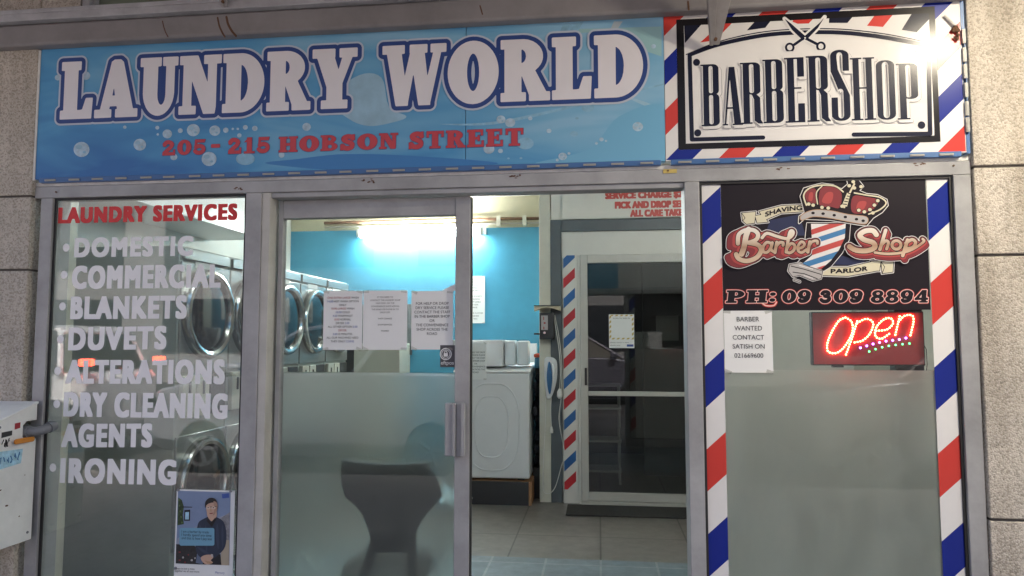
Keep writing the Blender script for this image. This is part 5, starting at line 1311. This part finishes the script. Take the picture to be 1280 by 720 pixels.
# side seen from the right, with the notch for the pipe
side = [(bf, zb0), (bk, zb0), (bk, 1.02), (bk - .055, 1.02), (bk - .075, 1.035), (bk - .075, 1.085), (bk - .055, 1.10), (bk, 1.10), (bk, zl - .012), (bf, zf)]
MB().prism(side, bx1 - .012, bx1, 'x').build('side_panel', mt['boxwhite'], t, bevel=.002)
MB().box(bx0, bx1 - .0125, bf, bf + .012, zb0, zf).box(bx0, bx1 - .0125, bf + .0125, bk, zb0, zb0 + .012).box(bx0, bx0 + .012, bf + .0125, bk, zb0 + .0125, zf).build('body', mt['boxwhite'], t, bevel=.003)
MB().prism([(bf - .012, zf - .010), (bk, zl - .010), (bk, zl), (bf - .012, zf)], bx0 - .01, bx1 + .006, 'x').build('lid', mt['boxwhite'], t, bevel=.002)
KX = lambda y, z: (bx1 + .0004, y, z)
def sticker(pts, mat, nm):
    vs = [(bx1 + .0008, y, z) for y, z in pts]; return MB().add(vs, [list(range(len(vs)))]).build(nm, mat, t, fix=False)
def hatch(y0, y1, z0, z1, n, nm, mat, th=.0022):
    b = MB()
    rnd = random.Random(n)
    for k in range(n):
        y = y0 + (y1 - y0) * (k + .5) / n
        pts = [(bx1 + .0014, y + rnd.uniform(-.006, .006), z0 + (z1 - z0) * rnd.random()) for _ in range(4)]
        b.tube(pts, th, 4)
    return b.build(nm, mat, t)
sticker([(-.262, .915), (-.135, .925), (-.128, .985), (-.255, .990)], mt['tagblue'], 'faded_sticker')
hatch(-.255, -.14, .925, .975, 6, 'scribble', M('scribble_blue', (.08, .22, .45), .6))
sticker([(-.245, 1.045), (-.19, 1.05), (-.19, 1.07), (-.245, 1.068)], mt['black'], 'black_sticker')
sticker([(-.178, 1.072), (-.148, 1.076), (-.148, 1.10), (-.178, 1.098)], mt['inkred'], 'red_sticker')
hatch(-.24, -.20, 1.00, 1.04, 5, 'scribble', mt['black'], .0016)
for y, z in ((-.255, .62), (-.08, .62), (-.255, 1.09)): MB().lathe([(-.001, .006), (.002, .005)], (bx1 + .001, y, z), 'x', 10).build('screw', mt['pipe'], t)
for y, z, r_ in ((-.20, .76, .006), (-.13, .70, .004), (-.235, .83, .005), (-.11, .87, .003)): MB().add([(bx1 + .0009, y + r_ * random.uniform(.7, 1.6) * math.cos(R(a)), z + r_ * random.uniform(.5, 1) * math.sin(R(a))) for a in range(0, 360, 45)], [list(range(8))]).build('scuff', mt['rust'], t, fix=False)
t = thing('gas_pipe', 'grey elbow pipe with orange valve handle coming out of the white box', 'pipe', (-2.44, -.10, 1.05))
MB().tube([(-2.56, -.105, 1.055), (-2.47, -.105, 1.055), (-2.432, -.10, 1.056), (-2.415, -.085, 1.060), (-2.405, -.06, 1.07), (-2.40, -.034, 1.075)], .020, 12).build('pipe', mt['pipe'], t)
MB().tube([(-2.495, -.105, 1.055), (-2.462, -.105, 1.055)], .026, 12).build('collar', mt['pipe'], t)
MB().tube([(-2.404, -.066, 1.068), (-2.401, -.045, 1.074)], .025, 12).build('collar', mt['pipe'], t)
MB().prism(rr(-.20, -.09, 1.012, 1.034, .010), -2.452, -2.446, 'x').build('valve_handle', mt['orange'], t, bevel=.002)

# ================================================================== INSIDE THE LAUNDRY
# stacked dryers along the side wall
def dryer(y0):
    t = thing('stacked_dryer', 'x', 'dryer', (-2.84, y0 + .28, 0), 'stacked dryers along the side wall')
    w_ = .555; xf = -2.40
    MB().box(-3.26, xf - .002, y0, y0 + w_, .04, 2.0).box(-3.2, xf - .05, y0 + .03, y0 + w_ - .03, 0, .04).build('cabinet', mt['panel_grey'], t, bevel=.006)
    for zc, nm in ((1.61, 'upper'), (.60, 'lower')):
        f = MB().box(xf - .0015, xf + .012, y0 + .008, y0 + w_ - .008, zc - .345, zc + .30).build('front_panel', mt['steel'], t, bevel=.004)
        yc = y0 + w_ / 2
        d = MB().lathe([(.012, .250), (.012, .268), (.040, .272), (.060, .262), (.064, .246), (.056, .226), (.03, .217), (.012, .217)], (xf, yc, zc), 'x', 56, closed=True).build('door_ring', mt['chrome'], t)
        MB().lathe([(.014, .218), (.036, .216), (.046, .15), (.049, .05), (.049, .001)], (xf, yc, zc), 'x', 48).build('door_glass', mt['darkglass'], d)
        MB().box(xf + .012, xf + .055, yc + .235, yc + .268, zc - .05, zc + .05).build('door_handle', mt['black'], d, bevel=.006)
    b = MB().box(xf + .0, xf + .02, y0 + .02, y0 + w_ - .02, 1.925, 1.985).build('top_band', mt['steel'], t, bevel=.003)
    for o_ in (.03, .18):
        c = MB().box(xf, xf + .03, y0 + o_, y0 + o_ + .13, 1.0, 1.245).build('coin_box', mt['beige'], t, bevel=.004)
        MB().box(xf + .030, xf + .034, y0 + o_ + .055, y0 + o_ + .075, 1.13, 1.21).build('coin_slot', mt['black'], c)
    MB().box(xf, xf + .018, y0 + .345, y0 + w_ - .03, 1.0, 1.245).build('control_panel', mt['black'], t, bevel=.003)
    MB().box(xf + .0125, xf + .0145, y0 + .14, y0 + .34, 1.885, 1.92).build('label_plate', mt['paper'], t)
    return t
def copy_tree(o, parent=None):
    c = o.copy(); COL.objects.link(c)
    if parent: c.parent = parent
    for ch in [q for q in o.children]: copy_tree(ch, c)
    return c
d0 = dryer(.88)
LAB = ['nearest stacked dryer, its plain grey side facing the street behind the lettered window', 'second stacked dryer from the street, partly behind the post beside the lettered window',
       'third stacked dryer from the street, seen at the left edge of the sliding door glass', 'fourth stacked dryer from the street, its door just left of the taped notices',
       'farthest stacked dryer, at the blue wall, mostly hidden behind the taped notices']
ds = [d0] + [copy_tree(d0) for _ in range(4)]
for i, d in enumerate(ds): d.location.y = d0.location.y + .56 * i if i else d.location.y; d['label'] = LAB[i]
one('wall_panel', 'white boxed bulkhead on the wall above the stacked dryers', 'panel', MB().box(-3.279, -2.80, .2, 2.75, 2.30, 2.75), mt['white'], bevel=.005)
one('post', 'pale narrow post just inside the lettered window near its left edge', 'post', MB().box(-2.73, -2.64, .28, .36, 0, 2.6), mt['cream'], bevel=.004)
# back wall: notice board, cabinet, tube light, conduit
one('notice_board', 'dark grey board on the blue wall behind the taped pair of notices', 'board', MB().box(-2.72, -1.93, 4.32, 4.349, 1.30, 1.83), mt['darkgrey'], bevel=.004)
t = thing('vending_cabinet', 'beige soap vending cabinet with a dark front strip below the grey board', 'cabinet', (-2.3, 4.1, 0))
MB().box(-2.42, -1.95, 3.95, 4.345, .02, 1.42).build('body', mt['beige'], t, bevel=.008)
MB().box(-2.60, -2.425, 3.98, 4.345, .02, 1.42).build('dark_front', mt['black'], t, bevel=.006)
MB().box(-2.35, -2.02, 3.938, 3.949, .25, .9).build('door', mt['cream'], t, bevel=.004)
t = thing('fluorescent_light', 'glowing fluorescent tube light high on the blue wall', 'light', (-1.84, 4.3, 2.54))
MB().box(-2.52, -1.15, 4.30, 4.349, 2.545, 2.615).build('batten', mt['white'], t, bevel=.004)
MB().tube([(-2.47, 4.245, 2.57), (-1.20, 4.245, 2.57)], .045, 20).build('bloom_tube', mt['tube'], t)  # glowing tube made thicker than a real one to stand in for its bloom
for xa in (-2.50, -1.1995): MB().tube([(xa, 4.245, 2.57), (xa + .029, 4.245, 2.57)], .047, 16).build('end_cap', mt['white'], t)
for x, y, lb in ((-1.7, .40, 'ceiling tube light just inside the laundry window'), (1.1, 1.3, 'ceiling tube light over the barber side of the lobby')):
    t = thing('fluorescent_light', lb, 'light', (x, y, 2.9))
    MB().box(x - .62, x + .62, y - .05, y + .05, 2.90, 2.949).build('batten', mt['white'], t)
    MB().tube([(x - .58, y, 2.878), (x + .58, y, 2.878)], .016, 12).build('tube', mt['tube2' if x < 0 else 'tube3'], t)
b = MB().tube([(-2.9, 4.325, 2.70), (-1.6, 4.325, 2.712), (-.56, 4.325, 2.705)], .016, 8)
b2 = MB().tube([(-2.9, 4.33, 2.655), (-.56, 4.33, 2.66)], .009, 8)
t = thing('conduit', 'rusty conduit pipe running along the top of the blue wall', 'pipe', (-1.7, 4.33, 2.65))
b.build('pipe', mt['rust'], t); b2.build('pipe', M('grey_conduit', (.32, .30, .26), .6), t)
for x in (-1.02, -.75): MB().box(x - .02, x + .02, 4.30, 4.349, 2.63, 2.735).build('clip', mt['cream'], t)
notice(-1.44, -1.165, 1.628, 2.118, 'long printed notice on the blue wall, seen past the edge of the sliding door', ['LAUNDRY RULES', 'PLEASE DO NOT OVERLOAD', 'THE MACHINES', 'NO DYEING', 'NO RUBBER MATS', '', 'CHECK YOUR POCKETS', 'BEFORE WASHING', 'WE ARE NOT LIABLE', 'FOR ANY LOSS', 'OR DAMAGE', '', 'PLEASE REMOVE CLOTHES', 'WHEN FINISHED', 'THANK YOU'], Y=4.346, top=.06, bottom=.05, capr=.5)
# washing machine on its plinth
t = thing('plinth', 'low plinth with dark front and chipboard end under the white washing machine', 'plinth', (-.9, 3.75, 0))
MB().box(-1.45, -.625, 3.425, 3.443, 0, .205).build('dark_front', M('charcoal_board', (.03, .03, .033), .6), t)
MB().box(-1.45, -.625, 3.444, 4.25, 0, .184).box(-.624, -.602, 3.425, 4.25, 0, .206).build('board', mt['wood'], t)
MB().box(-1.45, -.6245, 3.4435, 4.25, .1845, .2055).build('top_board', mt['wood'], t)
t = thing('washing_machine', 'white top loading washing machine with an embossed side on the plinth', 'washing machine', (-.92, 3.8, .207))
MB().box(-1.30, -.62, 3.45, 4.12, .225, 1.16).build('cabinet', mt['white'], t, bevel=.014, seg=3)
for x in (-1.22, -.70): MB().box(x - .03, x + .03, 3.5, 3.56, .207, .2245).build('foot', mt['black'], t)
# embossed rings on the face towards the street
e = MB()
def ring(cx, cz, rx, rz, hw, dep):
    P_ = [((math.copysign(abs(math.cos(a)) ** .55, math.cos(a))) * rx * (1 - .16 * math.sin(a) ** 2 * 0), (math.copysign(abs(math.sin(a)) ** .75, math.sin(a))) * rz) for a in [2 * math.pi * k / 48 for k in range(48)]]
    e.tube([(cx + p[0] * (1 - .18 * (p[1] / rz) ** 4), 3.4495, cz + p[1]) for p in P_], hw, 8, closed=True)
ring(-.955, .68, .245, .385, .006, 0); ring(-.965, .68, .155, .27, .006, 0)
e.build('embossed_panel', mt['white'], t)
MB().prism([(3.44, 1.161), (4.13, 1.161), (4.13, 1.235), (3.98, 1.225), (3.47, 1.185), (3.44, 1.175)], -1.31, -.612, 'x').build('top_cover', mt['white'], t, bevel=.008)
MB().box(-1.31, -.612, 4.131, 4.22, 1.0, 1.42).build('control_panel', mt['white'], t, bevel=.01)
one('storage_box', 'white box standing on the washing machine with a notice stuck to its front', 'box', MB().box(-1.36, -.872, 3.52, 3.85, 1.2155, 1.455), mt['white'], bevel=.006)
one('plastic_tub', 'translucent tub between the white box and the narrow pale tub', 'tub', MB().box(-.862, -.765, 3.60, 3.80, 1.222, 1.452), mt['translu'], bevel=.012)
one('plastic_tub', 'narrow pale tub at the end of the row on the washing machine', 'tub', MB().box(-.745, -.645, 3.60, 3.80, 1.222, 1.448), mt['translu'], bevel=.012)
notice(-1.20, -1.005, 1.10, 1.43, 'curling paper notice taped over the washing machine edge and white box', ['FOR HELP OR DROP', 'DRY SERVICE PLEASE', 'CONTACT THE STAFF', 'IN THE BARBER SHOP', 'OR', 'THE CONVENIENCE', 'SHOP ACROSS THE', 'ROAD'], Y=3.437, top=.24, bottom=.14, capr=.55)
one('towel', 'folded blue towel on the crate behind the washing machine', 'towel', MB().box(-.60, -.545, 3.75, 4.05, 1.19, 1.29), mt['teal'], bevel=.015)
one('towel', 'red towel lying on top of the blue towel', 'towel', MB().box(-.605, -.543, 3.73, 4.06, 1.292, 1.325), mt['redtowel'], bevel=.012)
b = MB()
for k in range(14): b.sphere((-.578 + random.uniform(-.006, .006), 3.72 + random.uniform(-.1, .15), .35 + k * .057), random.uniform(.042, .055), 8, sq=(.55, 1.5, 1))
one('laundry_bag', 'dark bundle squeezed between the washing machine and the cream post', 'bag', b, M('dark_fabric', (.025, .028, .04), .9, var=.5, vs=25, bump=.6, bs=30))
one('crate', 'plain crate holding the towels behind the washing machine', 'crate', MB().box(-.612, -.544, 3.72, 4.08, .0, .28).box(-.605, -.545, 3.90, 4.08, .28, 1.188), mt['dim'])
# coin dispenser, iron and cords on the cream post
t = thing('coin_dispenser', 'black coin operated dispenser under a cream curved shelf on the post', 'dispenser', (-.465, 3.55, 1.46))
MB().box(-.530, -.398, 3.49, 3.578, 1.462, 1.70).build('case', mt['black'], t, bevel=.005)
pr = [(-.575 + .235 * k / 12, 1.715 + .030 * math.sin(math.pi * k / 12)) for k in range(13)]
MB().prism(pr + [(p[0], p[1] + .018 + .004 * abs(k - 6)) for k, p in reversed(list(enumerate(pr)))], 3.44, 3.575, 'y').build('shelf', mt['creamshelf'], t)
MB().box(-.575, -.338, 3.43, 3.578, 1.758, 1.766).build('shelf_top', mt['black'], t)
MB().box(-.515, -.455, 3.486, 3.4895, 1.545, 1.675).build('plate', mt['silver'], t)
for q in ((-.495, -.488, 1.635, 1.665), (-.492, -.475, 1.60, 1.615), (-.495, -.486, 1.55, 1.575)): MB().box(q[0], q[1], 3.483, 3.4855, q[2], q[3]).build('coin_slot', mt['inkred'], t)
MB().lathe([(-.012, .012), (.0, .014)], (-.483, 3.488, 1.52), 'y', 16).build('button', mt['chrome'], t)
MB().tube([(-.585, 3.54, 1.51), (-.53, 3.54, 1.51)], .008, 8).build('bolt', mt['black'], t)
t = thing('iron', 'white and blue steam iron hung nose up on the cream post', 'iron', (-.44, 3.53, .93))
sole = [(-.49 + p[0], p[1]) for p in [(0, 1.285), (.10, 1.28), (.115, 1.17), (.10, 1.05), (.06, .94), (.02, .93), (.005, 1.05)]]
MB().prism(cr(sole, 4, True), 3.545, 3.575, 'y').build('sole_body', mt['white'], t, bevel=.008)
MB().prism(cr([(-.455, 1.25), (-.435, 1.24), (-.42, 1.12), (-.435, .98), (-.455, .99), (-.47, 1.12)], 4, True), 3.53, 3.544, 'y').build('water_tank', M('iron_blue', (.04, .14, .30), .25), t, bevel=.003)
MB().tube(cr([(-.42, 3.53, 1.25), (-.405, 3.49, 1.18), (-.405, 3.485, 1.08), (-.42, 3.525, 1.0)], 5), .010, 8).build('handle', mt['white'], t)
def cord(pts, label, r=.004): return one('cord', label, 'cord', MB().tube(cr(pts, 6), r, 6), mt['cord'])
cord([(-.40, 3.52, 1.66), (-.385, 3.515, 1.56), (-.36, 3.51, 1.40), (-.345, 3.51, 1.2), (-.352, 3.51, 1.02)], 'white cord hanging from the dispenser down to the plug')
cord([(-.395, 3.52, 1.68), (-.36, 3.525, 1.5), (-.335, 3.53, 1.25), (-.34, 3.53, .95), (-.36, 3.53, .75), (-.33, 3.53, .55), (-.315, 3.525, .44), (-.35, 3.53, .3), (-.40, 3.54, .14), (-.46, 3.545, .085), (-.505, 3.55, .13), (-.50, 3.55, .4), (-.485, 3.55, .7), (-.48, 3.55, .95)], 'long white cord looping low in front of the cream post')
cord([(-.43, 3.55, .95), (-.435, 3.55, .82), (-.43, 3.55, .68)], 'short white cord dangling below the iron', .003)
t = thing('plug', 'white plug at the end of the cord beside the striped door trim', 'plug', (-.352, 3.51, .93))
MB().lathe([(0, .012), (.02, .026), (.06, .024), (.09, .009)], (-.352, 3.512, .93), 'z', 16).build('body', mt['cord'], t)
t = thing('plug', 'small white plug dangling under the iron', 'plug', (-.43, 3.55, .62))
MB().lathe([(0, .016), (.03, .016), (.06, .006)], (-.43, 3.552, .62), 'z', 12).build('body', mt['cord'], t)

# ------------------------------------------------------------------ inner door with striped trim, sign above, mat below
t = thing('service_sign', 'white sign with red capitals about service charge above the inner door', 'sign', (.4, 3.57, 2.562))
MB().box(-.325, 1.25, 3.566, 3.574, 2.562, 2.93).build('sheet', mt['wallwhite'], t)
A = Art(3.5655)
for s_, x0, x1, z0, z1 in (('SERVICE CHARGE $2.00', .068, .86, 2.730, 2.803), ('PICK AND DROP SERVICE', .155, .92, 2.648, 2.715), ('ALL CARE TAKEN', .292, .81, 2.570, 2.636)):
    F, lp = bold_text(s_, x0, x1, z0, z1, 3, 2, .0022, 1.05); A.loops(lp, mt['signred2'], 1)
A.build('lettering', t)
t = thing('striped_trim', 'narrow door trim with red and blue barber stripes beside the inner door', 'trim', (-.25, 3.57, 0))
MB().box(-.322, -.19, 3.574, 3.599, 0.0, 2.229).build('board', mt['wallwhite'], t)
A = Art(3.5738)
stripes(A, -.318, -.212, .12, 2.2285, .0915, 1.95, 0.95, [mt['pred2'], None, mt['pblue2'], None], 1)
A.build('stripe_print', t)
t = thing('inner_door', 'aluminium framed glass door at the back of the lobby with a middle rail', 'door', (.4, 3.56, 0))
MB().box(-.165, -.098, 3.545, 3.599, .03, 2.229).box(.93, 1.0, 3.545, 3.599, .03, 2.229).box(-.097, .929, 3.545, 3.599, 2.152, 2.2285).build('frame', mt['alu_in'], t, bevel=.004)
MB().box(-.186, -.166, 3.560, 3.598, .0, 2.229).build('jamb', mt['wallwhite'], t)
MB().box(-.097, .929, 3.548, 3.598, .032, .105).build('bottom_rail', mt['alu_in'], t, bevel=.004)
MB().box(-.097, .929, 3.55, 3.598, .955, .995).build('middle_rail', mt['alu_in'], t, bevel=.003)
MB().box(-.097, .929, 3.570, 3.576, .106, .954).box(-.097, .929, 3.570, 3.576, .996, 2.151).build('pane', mt['glass_in'], t)
MB().box(-.128, -.108, 3.530, 3.5445, 1.05, 1.205).build('handle', mt['black'], t, bevel=.003)
MB().box(-.165, 1.0, 3.50, 3.599, .0, .029).build('threshold', mt['alu_in'], t)
t = thing('door_poster', 'small white poster edged with ochre stripes stuck on the inner door', 'poster', (.205, 3.569, 1.38))
MB().box(.092, .316, 3.566, 3.5675, 1.382, 1.685).build('sheet', mt['paper'], t)
A = Art(3.5658)
for x0, x1, z0, z1 in ((.096, .112, 1.46, 1.68), (.296, .312, 1.46, 1.68), (.112, .296, 1.668, 1.682), (.112, .296, 1.46, 1.474)):
    stripes(A, x0, x1, z0, z1, .022, 1.7, 1.0, [mt['yellowtape'], None], 1)
A.text('SCAN TO SIGN IN', .13, .28, 1.645, 1.655, mt['ink'], 1); A.text('please check in here', .10, .27, 1.425, 1.437, mt['ink'], 1); A.text('thank you', .10, .19, 1.40, 1.412, mt['ink'], 1)
A.rect(.25, .308, 1.395, 1.415, mt['inkblue'], 1)
A.build('print', t)
one('doormat', 'dark grey ribbed doormat lying in front of the inner door', 'mat', MB().box(-.285, 1.0, 3.10, 3.48, .001, .013), mt['mat'], bevel=.004)
# the dark room behind it
t = thing('shelf_unit', 'pale wire shelf trolley in the dark room behind the inner door', 'shelf', (.05, 4.6, 0))
for z in (.12, .42, .75, .98): MB().box(-.40, .22, 4.45, 4.8, z, z + .02).build('shelf', mt['alu_in'], t)
for x in (-.38, .20):
    for y in (4.46, 4.78): MB().tube([(x, y, .001), (x, y, 1.0)], .012, 8).build('leg', mt['alu_in'], t)
one('wall_panel', 'grey sheet of paper on the dark partition seen through the inner door', 'paper', MB().box(.62, .86, 4.985, 4.995, 1.45, 1.72), M('dim_paper', (.30, .29, .26), .8))
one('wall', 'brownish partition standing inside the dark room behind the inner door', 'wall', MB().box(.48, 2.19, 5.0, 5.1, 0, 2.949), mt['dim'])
# chair and stool close behind the frosted door film
t = thing('chair', 'dark plastic chair with hourglass back behind the frosted door film', 'chair', (-1.0, .6, 0))
CY = .135
out = [at(px, py, CY) for px, py in ((430, 574), (455, 578), (482, 580), (510, 580), (534, 578), (546, 598), (553, 620), (541, 634), (529, 648), (521, 664), (517, 690), (466, 690), (463, 664), (456, 643), (446, 630), (433, 620), (429, 600))]
hc = at(480, 592, CY); hole = el(hc[0], hc[1], .030, .014, n=14)
F = Field(-1.4, -.6, .35, .95, .004); F.loops([out, hole[::-1]])
lps = F.contour(0, .1)
flat, tr = tess(lps)
b = MB()
cv = lambda x, z: CY - .02 + .25 * (x + .98) ** 2 + .10 * max(0, .75 - z)
b.add([(x, cv(x, z), z) for x, z in flat], tr)
o = b.build('backrest', mt['chair'], t, fix=True); s_ = o.modifiers.new('thickness', 'SOLIDIFY'); s_.thickness = .016; s_.offset = 0
MB().tube([(x, cv(x, z) - .006, z + .004) for x, z in [at(px, py, CY) for px, py in ((430, 574), (455, 578), (482, 580), (510, 580), (534, 578))]], .006, 8).build('top_edge_highlight', mt['silver'], t)  # pale strip paints the highlight along the top of the dark backrest
MB().prism(cr([(-1.12, .17), (-.84, .17), (-.78, .36), (-.82, .56), (-1.0, .60), (-1.16, .56), (-1.19, .36)], 4, True), .385, .410, 'z').build('seat', mt['chair'], t, bevel=.008)
for (px, xb, yb) in ((471, -1.20, .12), (512, -.76, .12)):
    xa, za = at(px, 672, CY); MB().tube([(xa, CY + .012, za + .02), (xa * .75 + xb * .25, CY + .012, za * .72), (xb, yb, .001)], [.022, .022, .016], 10).build('leg', mt['chair'], t)
for (xa, ya, xb, yb) in ((-1.11, .50, -1.18, .62), (-.87, .50, -.79, .62)):
    MB().tube([(xa, ya, .384), (xb, yb, .001)], [.024, .016], 10).build('leg', mt['chair'], t)
t = thing('stool', 'round stool with polished metal seat behind the frosted door film', 'stool', (-.80, .74, 0))
MB().lathe([(0, .001), (.0, .13), (.03, .145), (.05, .13), (.055, .001)], (-.80, .74, .60), 'z', 32).build('seat', mt['chrome'], t)
for k in range(3):
    a = k * 2.094 + .5
    MB().tube([(-.80 + .08 * math.cos(a), .74 + .08 * math.sin(a), .60), (-.80 + .12 * math.cos(a), .74 + .12 * math.sin(a), .001)], .012, 8).build('leg', mt['chrome'], t)
# things glimpsed behind the barber window
one('post', 'dark narrow post blurred behind the frosted barber window', 'post', MB().box(1.21, 1.32, .14, .20, 0, 2.3), mt['black'])
t = thing('counter', 'low brown counter standing behind the barber window', 'counter', (1.2, 2.2, 0))
MB().box(.98, 2.1, 2.0, 2.6, .05, 1.02).build('body', M('brown_laminate', (.16, .12, .09), .5, var=.1), t, bevel=.005)
MB().box(.96, 2.12, 1.97, 2.62, 1.021, 1.06).build('top', mt['beige'], t, bevel=.005)
